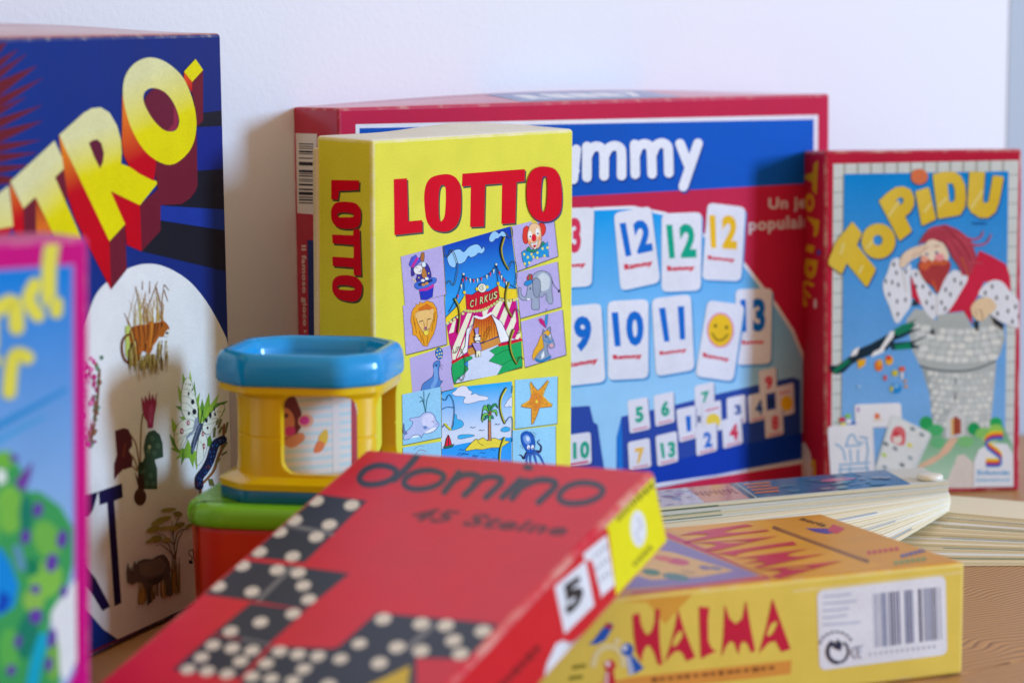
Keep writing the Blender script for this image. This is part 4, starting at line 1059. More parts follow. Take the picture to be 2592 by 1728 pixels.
for r_ in range(6):
    y = 1080 + r_ * 66; x = 395 + (r_ % 2) * 30 + r_ * 14
    while x < 1262 - r_ * 14:
        k = rng.uniform(60, 100); sag = 60 * math.sin(math.pi * (x - 380) / 880) - 20
        if y + sag < 1440 - 80 * abs((x - 820) / 420) and not (540 < x + k / 2 < 650 and y < 1130):
            a.card([(x, y - 27 + sag), (x + k - 10, y - 27 + sag), (x + k - 10, y + 27 + sag), (x, y + 27 + sag)], 0.35, rng.choice(['#d4dce0', '#c8d0d6', '#bec8cc', '#d8dee0']))
        x += k
a.hold = False
a.lv += 1
a.line([(480, 1440), (620, 1475), (800, 1490), (1000, 1470), (1190, 1395)], 15, SL, sm=True)
a.poly([(620, 1150), (560, 1130), (610, 1080)], '#2c343c'); a.poly([(640, 955), (900, 930), (905, 990), (640, 1020)], '#aeb8ba')
a.crop(2080, 800, 0.29341)
a.poly([(1068, 1055), (1075, 880), (1110, 820), (1150, 790), (1200, 830), (1235, 880), (1235, 1030)], '#ccd2d8'); a.poly([(1115, 1030), (1110, 890), (1155, 860), (1200, 895), (1200, 1010)], '#a4503c'); a.poly([(1110, 890), (1135, 875), (1135, 1030), (1115, 1030)], '#dcb878')
a.line([(1155, 870), (1165, 1020)], 6, '#6c3028'); a.line([(1150, 660), (1150, 720)], 12, SL); a.line([(1150, 530), (1150, 580)], 10, SL)

a.sheet('king_picture', 86)
a.crop(2200, 540, 0.26794)
a.poly([(1040, 350), (1150, 400), (1290, 480), (1330, 600), (1335, 740), (1200, 640), (1080, 650), (1030, 770), (960, 880), (975, 1050), (940, 1000), (890, 920), (740, 940), (930, 600), (1000, 450)], '#c82848', sm=False)
a.poly([(390, 590), (410, 620), (520, 890), (400, 790)], '#c82848')
for q in ([(215, 440), (290, 430), (310, 540), (390, 480), (385, 650), (395, 850), (330, 960), (270, 1035), (230, 1000), (190, 880), (140, 760), (130, 660), (170, 560)],
          [(390, 540), (470, 540), (530, 650), (640, 770), (700, 620), (790, 540), (830, 540), (930, 600), (870, 730), (740, 930), (640, 960), (600, 1000), (510, 900), (420, 650)],
          [(1030, 770), (1080, 680), (1170, 630), (1260, 650), (1330, 740), (1420, 840), (1450, 1030), (1400, 1080), (1280, 1040), (1150, 960), (1200, 880), (1130, 800)]):
    a.poly(q, '#dce4f4', sm=True)
a.line([(308, 540), (330, 640), (345, 740)], 9, '#c0b8b4', sm=True); a.line([(638, 770), (632, 960)], 10, '#b8b0b0')
for x, y in ((255, 560), (345, 550), (155, 640), (215, 650), (272, 675), (188, 765), (262, 830), (340, 815), (268, 950), (440, 575), (505, 690), (440, 690), (572, 755), (540, 840), (595, 890), (805, 630), (865, 660), (720, 720), (765, 765), (680, 840), (715, 900), (1160, 690), (1200, 795), (1300, 795), (1095, 750), (1380, 880), (1310, 920), (1410, 970), (1350, 1020), (1210, 945), (230, 480)):
    a.ell(x, y, 10, 24, '#3c4454', n=8)
a.poly([(960, 880), (1040, 800), (1140, 800), (1200, 880), (1130, 960), (1050, 1020), (980, 970)], '#e0c8a8', sm=True); a.line([(1040, 900), (1070, 960), (1060, 1010)], 9, '#8c7458'); a.line([(1000, 900), (1010, 970)], 8, '#b09878')
a.poly([(1150, 960), (1270, 1050), (1260, 1100), (1180, 1040)], '#2c343c'); a.poly([(985, 1020), (1030, 1010), (1030, 1120), (1000, 1090)], '#2c343c'); a.poly([(430, 800), (470, 870), (400, 870)], '#2c343c')
a.poly([(460, 290), (520, 190), (600, 125), (720, 105), (830, 150), (900, 200), (960, 260), (1010, 400), (990, 500), (940, 590), (880, 580), (830, 480), (790, 430), (740, 330), (690, 270), (600, 250), (540, 270)], '#a83c50', sm=False)
for q in ([(860, 200), (960, 245), (1040, 230), (1075, 170)], [(900, 260), (1000, 300), (1100, 280), (1150, 200)], [(800, 250), (900, 380), (970, 560)], [(740, 260), (820, 400), (880, 580)], [(820, 200), (940, 330), (990, 480)], [(960, 460), (1070, 470)], [(560, 160), (650, 130), (780, 190)]):
    a.line(q, 26, '#b8485c', sm=True, taper=0.6)
a.line([(700, 130), (850, 260), (950, 450)], 14, '#8c2c40', sm=True, taper=0.5); a.line([(870, 420), (940, 590)], 16, '#c4603c', taper=0.4)
a.poly([(540, 270), (600, 245), (650, 265), (700, 290), (745, 380), (740, 440), (680, 470), (560, 460), (490, 470), (500, 360)], '#e4d4c0', sm=True)
a.poly([(290, 440), (330, 370), (420, 320), (540, 290), (545, 330), (480, 400), (400, 440), (310, 520)], '#e0ccb8', sm=True); a.line([(400, 400), (480, 370), (520, 340)], 8, '#b08878', sm=True); a.line([(420, 350), (500, 310)], 6, '#c0a090')
a.poly([(465, 470), (560, 435), (740, 445), (762, 520), (700, 640), (650, 745), (600, 690), (530, 640), (480, 560)], '#a83c40', sm=True); a.poly([(470, 490), (560, 445), (740, 455), (700, 490), (600, 490), (520, 540)], '#c8603c', sm=True); a.line([(600, 640), (640, 750)], 20, '#c85c30', taper=0.4)
a.ell(515, 430, 35, 30, '#e4a090', n=12); a.ell(660, 415, 48, 36, '#e4949c', n=12); a.ell(590, 400, 24, 55, '#ecdccc', n=12)
a.ell(540, 385, 14, 14, '#4c6cac', n=9); a.ell(632, 372, 14, 15, '#3c5ca0', n=9); a.line([(610, 310), (660, 305)], 10, '#a88070'); a.line([(520, 330), (550, 320)], 9, '#a88070'); a.line([(570, 500), (660, 490)], 9, '#8c3034')

a.sheet('magpie_picture', 100)
a.crop(2080, 800, 0.29341)
BK = '#1c3040'
a.poly([(760, 120), (830, 60), (700, 110), (820, 20), (650, 110), (600, 150), (600, 220), (700, 180), (850, 100)], BK)
a.poly([(600, 130), (700, 70), (800, 50), (760, 120), (650, 170)], '#1c7c60'); a.poly([(590, 230), (780, 215), (920, 160), (780, 240), (860, 270), (600, 290)], BK); a.poly([(620, 250), (760, 225), (770, 280), (640, 290)], '#108060')
a.poly([(80, 480), (60, 420), (130, 430), (240, 350), (300, 290), (420, 240), (600, 140), (660, 170), (560, 290), (430, 330), (330, 370), (250, 420), (190, 480), (130, 500)], BK)
a.poly([(90, 470), (220, 370), (250, 390), (120, 490)], '#107858'); a.poly([(420, 355), (440, 310), (500, 280), (590, 130), (625, 125), (615, 180), (540, 270), (530, 310)], '#e8eef4'); a.poly([(245, 350), (270, 290), (325, 262), (300, 330)], '#e8eef4')
a.poly([(305, 380), (380, 365), (370, 420), (315, 455)], '#e8b020')
for x, y, rx, ry, c in ((490, 425, 36, 50, '#e07830'), (580, 380, 34, 42, '#e8b030'), (575, 360, 24, 24, '#d84c30'), (500, 400, 20, 30, '#e8a838'), (630, 490, 28, 28, '#c8c040'), (690, 455, 28, 24, '#d86040'), (690, 510, 12, 36, '#d8dce8'), (545, 530, 18, 26, '#c86070'), (640, 620, 48, 46, '#2088d8'), (600, 625, 14, 24, '#c8c840'), (640, 600, 24, 20, '#78b4ec'), (718, 560, 12, 14, '#d89838'), (725, 605, 14, 14, '#d89838'), (320, 605, 18, 14, '#98c4f0')):
    a.ell(x, y, rx, ry, c, n=12)
a.sheet('playing_cards_picture', 100)
PC = '#e4e8f4'
a.card(shift([(280, 760), (680, 745), (690, 950), (290, 960)], 4, 6), 0.15, '#98a8c4'); a.card([(280, 760), (680, 745), (690, 950), (290, 960)], 0.15, PC); a.ell(312, 805, 12, 26, '#a478c8', n=8); a.ell(475, 860, 26, 26, '#e07c50', n=10); a.line([(440, 900), (520, 890)], 10, '#d8c8a0')
for x, y, c in ((175, 890, '#d03848'), (225, 860, '#8cc850'), (185, 935, '#e8dc38'), (272, 930, '#1c64c8'), (230, 905, '#e8ecf4')):
    a.ell(x, y, 26, 20, c, n=10)
a.card([(45, 950), (435, 920), (455, 1440), (80, 1460)], 0.1, PC); a.line([(440, 960), (460, 1430)], 8, '#b4c0d8')
for q in ([(210, 1110), (230, 1040), (270, 1020), (300, 1080), (350, 1090)], [(200, 1120), (330, 1110)], [(120, 1100), (180, 1150), (200, 1240)], [(240, 1150), (250, 1250)], [(310, 1150), (310, 1250)], [(380, 1070), (395, 1150), (380, 1250)], [(150, 1280), (410, 1260)], [(150, 1320), (400, 1310)], [(160, 1300), (150, 1400)], [(240, 1300), (240, 1390)], [(380, 1280), (410, 1370)], [(330, 1040), (390, 1050)]):
    a.line(q, 15, '#7cb0dc', sm=len(q) > 2)
a.card([(600, 840), (950, 1010), (790, 1360), (450, 1330)], 0.1, '#d0dce4'); a.card([(610, 865), (920, 1010), (770, 1330), (475, 1300)], 0.08, '#dce4ea')
a.poly([(590, 1040), (620, 960), (680, 950), (720, 1000), (710, 1100), (660, 1110), (600, 1080)], '#d86c74', sm=True); a.ell(650, 1060, 40, 40, '#ecdcdc', n=10); a.ell(640, 1015, 26, 24, '#cc3c4c', n=9)
for x, y, c in ((755, 1110, '#e0d838'), (535, 1195, '#b8d860'), (550, 1100, '#6c7c84'), (630, 1140, '#7c8c9c'), (690, 1280, '#6c7880'), (780, 970, '#7c8c98'), (860, 1020, '#8494a0'), (760, 1220, '#94a8b8'), (540, 1300, '#94a4b4'), (605, 1335, '#7ca0dc')):
    a.ell(x, y, 26, 16, c, rot=30, n=9)
a.sheet('title_lettering', 110)
a.crop(2080, 370, 0.23594)
TI = [([(320, 812), (335, 818), (425, 930), (420, 950), (375, 1060), (575, 1310), (572, 1335), (490, 1500), (470, 1505), (265, 1255), (215, 1368), (200, 1365), (75, 1275), (68, 1225), (150, 1030)], ()),
      ([(605 + 183 * math.cos(t * .262), 1018 + 190 * math.sin(t * .262)) for t in range(24)], [(598 + 52 * math.cos(t * .524), 1008 + 57 * math.sin(t * .524)) for t in range(12)]),
      ([(608, 588), (700, 500), (790, 440), (870, 430), (950, 465), (990, 550), (985, 640), (945, 710), (890, 755), (962, 900), (950, 925), (840, 1012), (825, 1005)], [(795, 580), (840, 545), (870, 560), (875, 595), (845, 628), (810, 620)]),
      ([(1000, 485), (1130, 440), (1148, 450), (1222, 770), (1215, 790), (1080, 852), (1065, 840)], ()),
      ([(1185, 300), (1300, 275), (1420, 275), (1490, 320), (1535, 420), (1545, 560), (1530, 660), (1480, 740), (1260, 778), (1240, 765)], [(1345, 400), (1400, 400), (1425, 470), (1425, 570), (1400, 600), (1365, 595)]),
      ([(1580, 272), (1740, 275), (1748, 290), (1725, 580), (1735, 605), (1765, 608), (1785, 590), (1830, 325), (1845, 312), (1940, 325), (1948, 345), (1900, 600), (1860, 710), (1780, 770), (1690, 768), (1600, 710), (1558, 640)], ())]
for o, hl in TI:
    a.poly(shift(o, 12, 16), '#0c4c94', [hl] if hl else ())
for o, hl in TI:
    x0 = min(p[0] for p in o); x1 = max(p[0] for p in o); y = sum(p[1] for p in o) / len(o)
    a.poly(o, holes=[hl] if hl else (), grad=((x0, y - 90), (x1, y + 90), '#dcc24c', '#d8b82c'))
a.ell(1048, 342, 92, 84, '#0c4c94', n=20); a.ell(1044, 328, 92, 84, '#d4744c', n=20)
for q in ([(200, 1150), (230, 1050)], [(400, 1350), (430, 1290)], [(720, 740), (820, 600)], [(480, 1090), (540, 1020)], [(1250, 640), (1330, 560)], [(1600, 660), (1720, 480)], [(1100, 700), (1160, 620)]):
    a.line(q, 30, '#e0d07c')
for i in range(6):
    a.line([(1620 + i * 26, 818 + (i % 2) * 10), (1636 + i * 26, 834)], 12, '#0c4c98')
a.sheet('maker_emblem', 100)
a.crop(2080, 800, 0.29341)
a.poly([(1305, 1470), (1310, 1250), (1350, 1150), (1450, 1090), (1600, 1100), (1650, 1200), (1652, 1465)], '#e0e6f2', sm=False)
SC = [[(1560, 1005), (1470, 1008), (1420, 1040), (1425, 1085), (1480, 1130), (1530, 1170), (1545, 1210), (1520, 1240), (1412, 1240)]]
for k, c in enumerate(('#f0d030', '#f0a030', '#d84038', '#7838a0', '#1478d0')):
    a.line(shift(SC[0], 0, k * 15 - 10), 17, c, sm=True, cap=False)
a.word('Schmidt', [(1335, 1322), (1618, 1328), (1618, 1368), (1335, 1366)], '#48a0dc', 0.04); a.word('International', [(1330, 1392), (1620, 1392), (1620, 1420), (1330, 1424)], '#68b0e0', 0.03)
a.flush()
a = left(P, d, h, [(2026.8, 381.6), (2088.1, 381.6), (2087.5, 1258.0), (2026.8, 1231.6)], LINEN, 0.002)
a.sheet('side_lettering')
a.crop(1992, 340, 0.58651)
a.word('T', [(134, 112), (128, 262), (70, 200), (76, 168)], '#c8a020', 0.1)
a.ell(98, 295, 20, 40, '#c8a020', hole=0.45); a.word('P', [(140, 372), (132, 450), (78, 424), (84, 352)], '#c8a020', 0.1)
a.line([(84, 488), (116, 498)], 30, '#c8a020', cap=False); a.ell(137, 510, 8, 14, '#2848a0'); a.word('D', [(132, 545), (122, 632), (70, 612), (82, 535)], '#c8a020', 0.09)
a.line([(110, 650), (80, 640), (66, 680), (80, 735)], 16, '#c8a020', sm=True); a.line([(72, 668), (98, 700)], 12, '#c8a020'); a.ell(122, 730, 6, 22, '#e0c8c8')
a.sheet('side_emblem', 3)
a.poly([(45, 1330), (75, 1325), (100, 1370), (110, 1440), (105, 1520), (45, 1520)], '#dcd0d8'); a.line([(118, 1530), (118, 1430), (112, 1405), (104, 1430)], 9, '#d8b020', sm=True)
a.flush()

# ------------------------------------------------------------------ the red domino box tilted up in front
P = thing('domino_box', 'red box printed with black domino pieces, its far end propped up', 'game box',
          pose(-0.18259, 1.1052, -0.00172, -0.55367, 0.34665, -0.02956))
w, d, h = 0.169, 0.235, 0.04002
rounded_box('box_body', w, d, h, 0.003, {'all': '#bc1428', 'top': '#dc163c', 'right': '#c80a22', 'left': '#c01828'}, [SATIN, WORNX], P, seg=24)
a = top(P, w, d, h, [(928.8, 1133.8), (1657.5, 1188.1), (998.7, 1878.5), (208.1, 1760.2)], SATIN, 0.003)
a.sheet('cover_print')
a.poly([(928, 1130), (1660, 1186), (990, 1886), (200, 1764)], '#dc163c')
a.sheet('domino_pieces_print', 2)
a.crop(200, 1120, 0.38778)
K = '#263450'
a.poly([(1530, 332), (1882, 378), (1470, 782), (1085, 742), (1100, 720)], K); a.line([(1350, 535), (1660, 595)], 26, '#7c8494', cap=False)
a.poly([(1080, 768), (1400, 803), (1765, 852), (1480, 1088), (1160, 1035), (812, 988)], K); a.line([(1395, 806), (1168, 1030)], 28, '#7c8494', cap=False)
a.poly([(1120, 1045), (1482, 1092), (1245, 1312), (875, 1245)], K); a.line([(1060, 1280), (1245, 1318)], 22, '#7c8494', cap=False)
a.poly([(868, 1252), (1240, 1318), (1050, 1536), (610, 1482)], K)
a.poly([(1262, 1325), (1660, 1342), (1700, 1325), (1945, 1108), (2200, 1150), (2200, 1600), (1040, 1640), (1060, 1560)], K)
a.crop(800, 1120, 0.39116)
a.poly([(390, 1098), (1180, 1172), (1000, 1402), (560, 1388), (270, 1570), (100, 1640), (-160, 1600), (-150, 1380), (165, 1335)], K)
a.line([(768, 1170), (585, 1335)], 34, '#7c8494', cap=False); a.line([(60, 1350), (-160, 1580)], 30, '#5c6478', cap=False)
a.sheet('pips_print', 16)
a.crop(200, 1120, 0.38778)
a.hold = True
for x, y in ((1548, 380), (1780, 408), (1408, 505), (1635, 535), (1310, 583), (1550, 615), (1178, 712), (1395, 742), (1068, 803), (1295, 830), (1432, 848), (910, 938), (1130, 972), (1465, 932), (1500, 1022), (1398, 1115), (1185, 1170), (990, 1230), (875, 1320), (1000, 1340), (1130, 1355), (800, 1400), (1055, 1425), (712, 1478), (838, 1490), (968, 1508), (1310, 1360), (1430, 1380), (1560, 1392), (1222, 1440), (1468, 1475), (1130, 1525), (1255, 1540), (1395, 1555), (1708, 1410), (1830, 1310)):
    a.ell(x, y, 51, 33, '#f0f0ee', rot=-12)
a.crop(800, 1120, 0.39116)
for x, y in ((435, 1140), (680, 1170), (840, 1182), (525, 1322), (680, 1345), (1080, 1218), (890, 1278), (935, 1365), (410, 1425), (80, 1570)):
    a.ell(x, y, 55, 38, '#f0f0ee', rot=-12)
a.hold = False
a.lv += 1
a.poly([(610, 1438), (585, 1640), (200, 1640)], '#dcc42c')
a.sheet('title_lettering', 4)
TK = '#2e3a58'
for q in ([(280, 235), (312, 180), (390, 148), (475, 155), (522, 188), (490, 235), (410, 266), (320, 268)], [(568, 262), (602, 212), (680, 182), (770, 183), (828, 215), (800, 262), (720, 294), (620, 298)], [(1572, 352), (1612, 292), (1700, 260), (1800, 266), (1856, 302), (1830, 348), (1740, 386), (1620, 390)]):
    a.line(q, 40, TK, sm=True, closed=True)
for q in ([(655, 85), (590, 160), (505, 240)], [(925, 195), (830, 318)], [(880, 250), (960, 207), (1040, 213), (1055, 245), (960, 338)], [(1020, 265), (1100, 222), (1180, 225), (1196, 258), (1100, 352)], [(1322, 240), (1205, 352)], [(1362, 245), (1268, 360)], [(1325, 290), (1430, 243), (1530, 248), (1545, 285), (1440, 385)]):
    a.line(q, 43, TK, sm=len(q) > 2)
a.ell(1372, 160, 34, 20, TK, rot=8)
a.sheet('subtitle_lettering', 4)
a.word('45 Steine', [(690, 412), (1660, 530), (1610, 606), (590, 498)], '#601c34', 0.045, slant=0.03)
a.flush()
a = Print(P, [(998.7, 1878.5), (1657.5, 1188.1), (1695.5, 1372.1), (1052.9, 2083.4)], d, h, (w, 0, 0), (0, 1, 0), (0, 0, 1), SATIN, inset=0.0025)
a.crop(800, 1120, 0.39116)
a.sheet('side_print')
a.poly([(400, 2050), (2240, 120), (2330, 660), (600, 2560)], '#c80a22')
a.poly([(1860, 500), (2240, 100), (2340, 640), (1953, 1035), (1890, 560)], '#e2de0c')
a.poly([(1545, 930), (1745, 760), (1800, 1050), (1610, 1237)], '#dce2ee'); a.poly([(1728, 720), (1880, 595), (1932, 920), (1838, 1003)], '#dce2ee')
a.poly([(1745, 765), (1785, 755), (1845, 985), (1802, 1050)], '#c80a22')
a.word('5', [(1592, 928), (1712, 850), (1738, 1010), (1625, 1128)], '#20242c', 0.06)
a.ell(2085, 555, 50, 118, '#dce2ee', rot=-3); a.line([(2078, 480), (2105, 540), (2070, 580), (2095, 640)], 9, '#a8acb8', sm=True)
for p_, q_, c in (((2045, 395), (2185, 265), '#6c6a14'), ((1950, 500), (2040, 400), '#8c8a20'), ((2055, 790), (2175, 665), '#9c9a18')):
    for i in range(7):
        t0, t1 = i / 7, i / 7 + .1; f = lambda t: (p_[0] + (q_[0] - p_[0]) * t, p_[1] + (q_[1] - p_[1]) * t)
        a.line([f(t0), f(t1)], 26 if i % 2 else 38, c, cap=False)
for i in range(4):
    for j in range(3):
        x = 1795 + i * 24 + j * 9; y = 720 - i * 20 + j * 85; a.line([(x, y), (x + 14, y + 22)], 10, '#9c9cb0', cap=False)
a.poly([(1440, 1640), (1475, 1520), (1495, 1420), (1550, 1300), (1595, 1276), (1650, 1300), (1690, 1345), (1740, 1330), (1500, 1640)], '#dce2ee', sm=False)
for i in range(6):
    a.line([(1440 - i * 44, 1318 + i * 46), (1408 - i * 44, 1352 + i * 46)], 46 if i % 2 else 34, '#780818', cap=False)
a.line([(2300, 655), (1955, 1030), (1690, 1330), (1500, 1560)], 16, '#e4dcc8')
a.flush()

# ------------------------------------------------------------------ the flat yellow halma box
P = thing('halma_box', 'flat yellow box lying on the table with spiky red lettering and a barcode', 'game box',
          pose(0.01109, 1.17399, -0.00008, 0.40797, -0.00314, -0.00171))
w, d, h = 0.24063, 0.14468, 0.05864
rounded_box('box_body', w, d, h, 0.0024, {'all': '#d8b63c', 'top': '#d69a24', 'front': '#e0c858'}, [SATIN, WORN], P, seg=22)
HA = [([(945, 260), (1025, 235), (1045, 370), (1090, 470), (1130, 500), (1180, 440), (1210, 340), (1215, 190), (1270, 190), (1260, 400), (1270, 620), (1300, 850), (1250, 850), (1200, 700), (1150, 620), (1110, 625), (1070, 700), (1050, 820), (990, 700), (960, 500)], ()),
      ([(1485, 190), (1560, 440), (1690, 760), (1590, 810), (1540, 710), (1490, 680), (1440, 700), (1380, 760), (1330, 820), (1400, 600), (1450, 400)], [(1415, 620), (1440, 530), (1500, 450), (1545, 450), (1540, 520), (1490, 600), (1440, 640)]),
      ([(1735, 160), (1860, 170), (1840, 300), (1845, 560), (1880, 650), (1940, 690), (1850, 730), (1760, 780), (1745, 450)], ())]
s_ = 0.5068 / 0.21259
M3 = lambda q: [((x * 0.5068) / 0.21259, (y * 0.5068 - 220) / 0.21259) for x, y in q]
HA += [(M3([(857, 490), (880, 560), (912, 588), (945, 560), (962, 470), (985, 600), (1008, 720), (990, 730), (970, 685), (950, 672), (935, 690), (925, 740), (905, 682), (885, 672), (862, 700), (840, 750), (850, 650)]), ()),
       (M3([(1095, 460), (1130, 560), (1185, 712), (1140, 727), (1110, 672), (1075, 682), (1028, 733), (1065, 600)]), M3([(1065, 640), (1085, 590), (1115, 570), (1120, 590), (1100, 630), (1080, 650)]))]
a = front(P, w, h, [(1354.3, 1530.5), (2443.1, 1421.5), (2437.6, 1704.9), (1354.8, 1835.5)], SATIN, 0.0022)
a.sheet('front_print')
a.crop(1400, 1280, 0.5068)
a.poly([(-100, 470), (2065, 250), (2065, 900), (-100, 1150)], '#e0c858')
a.poly([(330, 460), (700, 420), (640, 500), (560, 590), (470, 480)], '#d8a03c')
a.poly([(-200, 960), (400, 852), (1192, 768), (1186, 838), (400, 925), (-200, 1040)], '#d89440')
a.line([(330, 462), (1180, 372), (2050, 287)], 13, '#e0cc84'); a.line([(1200, 425), (2050, 330)], 8, '#e4d49c')
for i in range(15):
    x = 490 + i * 42; a.line([(x, 868 - i * 4.3), (x + (26 if i % 3 else 34), 865 - i * 4.3)], 17 if i % 4 else 24, '#8c5428', cap=False)
a.crop(1400, 1500, 0.21259)
a.poly([(720, 395), (690, 350), (600, 400), (480, 560), (420, 610), (520, 610), (620, 560)], '#1858b8'); a.poly([(640, 350), (720, 390), (690, 430), (600, 400)], '#b01c44')
a.line([(480, 850), (520, 720), (620, 640), (740, 650), (820, 740), (840, 850)], 70, '#e0d4a0', sm=True); a.ell(760, 570, 40, 40, '#e0d4a0')
a.ell(880, 670, 75, 78, '#1858b8'); a.poly([(870, 740), (930, 720), (1080, 890), (990, 950), (940, 960), (910, 860)], '#1858b8'); a.poly([(865, 740), (915, 745), (965, 940), (900, 980)], '#b0bcdc'); a.ell(850, 650, 36, 40, '#c8d0e8')
a.ell(675, 860, 68, 72, '#c41838'); a.poly([(620, 930), (720, 930), (760, 1250), (580, 1250)], '#c41838'); a.poly([(620, 940), (665, 940), (650, 1250), (590, 1250)], '#dcb0b4'); a.ell(650, 840, 32, 40, '#ecd0d4')
for x, y in ((200, 880), (160, 1010), (140, 1140)):
    a.line([(x + 30, y + 5), (x + 190, y - 20)], 46, '#8c8424', cap=False)
a.sheet('front_lettering', 30)
for o, hl in HA:
    a.poly(o, '#c4163c', [hl] if hl else ())
a.sheet('barcode_label', 30)
a.crop(2040, 1440, 0.18366)
WHT = '#dfe4f2'
a.card([(150, 290), (1920, 85), (1945, 1170), (185, 1390)], 0.09, WHT)
bx = [(925, 12, 1), (960, 22, 1), (1008, 14, 2), (1060, 50, 1), (1105, 14, 1), (1150, 26, 2), (1190, 26, 3), (1230, 20, 2), (1268, 26, 2), (1370, 40, 1), (1412, 24, 2), (1450, 30, 1), (1560, 34, 3), (1610, 14, 1), (1650, 30, 1), (1700, 34, 1), (1745, 22, 3), (1785, 22, 1), (1838, 10, 1)]
for x, k, c in bx:
    y0 = 335 - (x - 925) * .105; y1 = 1075 - (x - 925) * .125; a.poly([(x - k / 2, y0), (x + k / 2, y0 - 2), (x + k / 2 + 22, y1), (x - k / 2 + 22, y1 + 2)], (None, '#7c88ac', '#54608c', '#2c3460')[c])
for i in range(13):
    x = 880 + i * 74; y = 1165 - i * 9; a.line([(x, y - 22), (x, y + 22)], 26, '#b0b8d0', cap=False)
for y, x1 in ((360, 620), (455, 690), (555, 590), (650, 560), (745, 740)):
    a.line([(235, y + 12), ((235 + x1) / 2, y), (x1, y - 24)], 26, '#b4bcd8', cap=False)
a.line([(436 + 142 * math.cos(R(t)), 1128 + 152 * math.sin(R(t))) for t in range(-50, 160, 15)], 34, '#3c4462', sm=True)
a.line([(436 + 142 * math.cos(R(t)), 1128 + 152 * math.sin(R(t))) for t in range(95, 235, 15)], 52, '#282f4a', sm=True)
a.line([(345, 1010), (400, 1050), (440, 1060)], 60, '#282f4a', sm=True); a.poly([(425, 955), (500, 1020), (475, 1120), (385, 1085)], '#282f4a')
for t in range(-165, -30, 18):
    a.line([(415 + 235 * math.cos(R(t)), 1080 + 225 * math.sin(R(t))), (415 + 235 * math.cos(R(t + 12)), 1080 + 225 * math.sin(R(t + 12)))], 30, '#6c7490', cap=False)
a.line([(700, 1060), (640, 1090), (630, 1170), (680, 1220)], 22, '#9098b4', sm=True); a.line([(770, 1050), (715, 1080), (705, 1160), (750, 1215)], 22, '#9098b4', sm=True); a.line([(715, 1130), (755, 1125)], 18, '#9098b4')
a.flush()
a = top(P, w, d, h, [(1072.4, 1387.9), (2079.2, 1298.5), (2443.1, 1421.5), (1354.3, 1530.5)], SATIN, 0.0022)
a.sheet('cover_print')
a.crop(1680, 1180, 0.38776)
a.poly([(-1600, 510), (1035, 290), (1985, 622), (-850, 930)], '#d69a24')
a.poly([(20, 400), (640, 345), (1420, 640), (1260, 690), (700, 740), (100, 440)], '#dea40c')
a.line([(720, 398), (1000, 500), (1330, 618)], 24, '#7c4c1c'); a.line([(760, 408), (1300, 600)], 9, '#a87428')
a.line([(-250, 350), (30, 450), (690, 722), (-200, 830)], 34, '#c02c50', cap=False)
a.poly([(-300, 380), (20, 470), (630, 712), (200, 770), (-260, 800), (-700, 600)], '#8478b8')
a.poly([(-220, 520), (60, 560), (460, 680), (240, 720), (-80, 740), (-420, 640)], '#dcb468')
for x, y, rx, ry, c in ((90, 620, 80, 22, '#c84868'), (0, 600, 60, 18, '#d86848'), (80, 720, 90, 22, '#4c8080'), (270, 660, 40, 14, '#7c6ca0'), (340, 665, 40, 10, '#5c6ca8'), (160, 690, 50, 14, '#c8a060'), (-80, 690, 60, 20, '#3c7c58'), (-160, 620, 60, 20, '#b84860')):
    a.ell(x, y, rx, ry, c, rot=8)
a.poly([(925, 403), (1070, 405), (1140, 432), (1060, 440), (990, 428)], '#3c3ca8'); a.poly([(1105, 378), (1185, 405), (1130, 440), (1068, 420)], '#c83c5c')
a.word('noris', [(918, 332), (1075, 380), (1040, 394), (880, 348)], '#4c3c20', 0.05)
for i in range(6):
    a.line([(1330 + i * 36, 566 - i * 5), (1352 + i * 36, 560 - i * 5)], 22, '#c83c50', cap=False); a.line([(1548 + i * 28, 588 - i * 7), (1568 + i * 28, 580 - i * 7)], 22, '#4454a8', cap=False); a.line([(1505 + i * 36, 632 - i * 5), (1530 + i * 36, 626 - i * 5)], 22, '#6c9c5c', cap=False)
a.sheet('cover_lettering', 40)
# the same spiky letters again, lying on the lid and reading from the back edge to the front edge
TLq = ((600, 372), (1290, 640), (790, 728), (60, 436))
def onlid(p):
    x = (p[0] - 945) / (2825 - 945); y = (p[1] - (190 - 0.11 * (p[0] - 945))) / 640
    t = (TLq[0][0] + (TLq[1][0] - TLq[0][0]) * x, TLq[0][1] + (TLq[1][1] - TLq[0][1]) * x); b_ = (TLq[3][0] + (TLq[2][0] - TLq[3][0]) * x, TLq[3][1] + (TLq[2][1] - TLq[3][1]) * x)
    return (t[0] + (b_[0] - t[0]) * y, t[1] + (b_[1] - t[1]) * y)
for o, hl in HA:
    a.poly([onlid(p) for p in o], '#c4163c', [[onlid(p) for p in hl]] if hl else ())
a.flush()

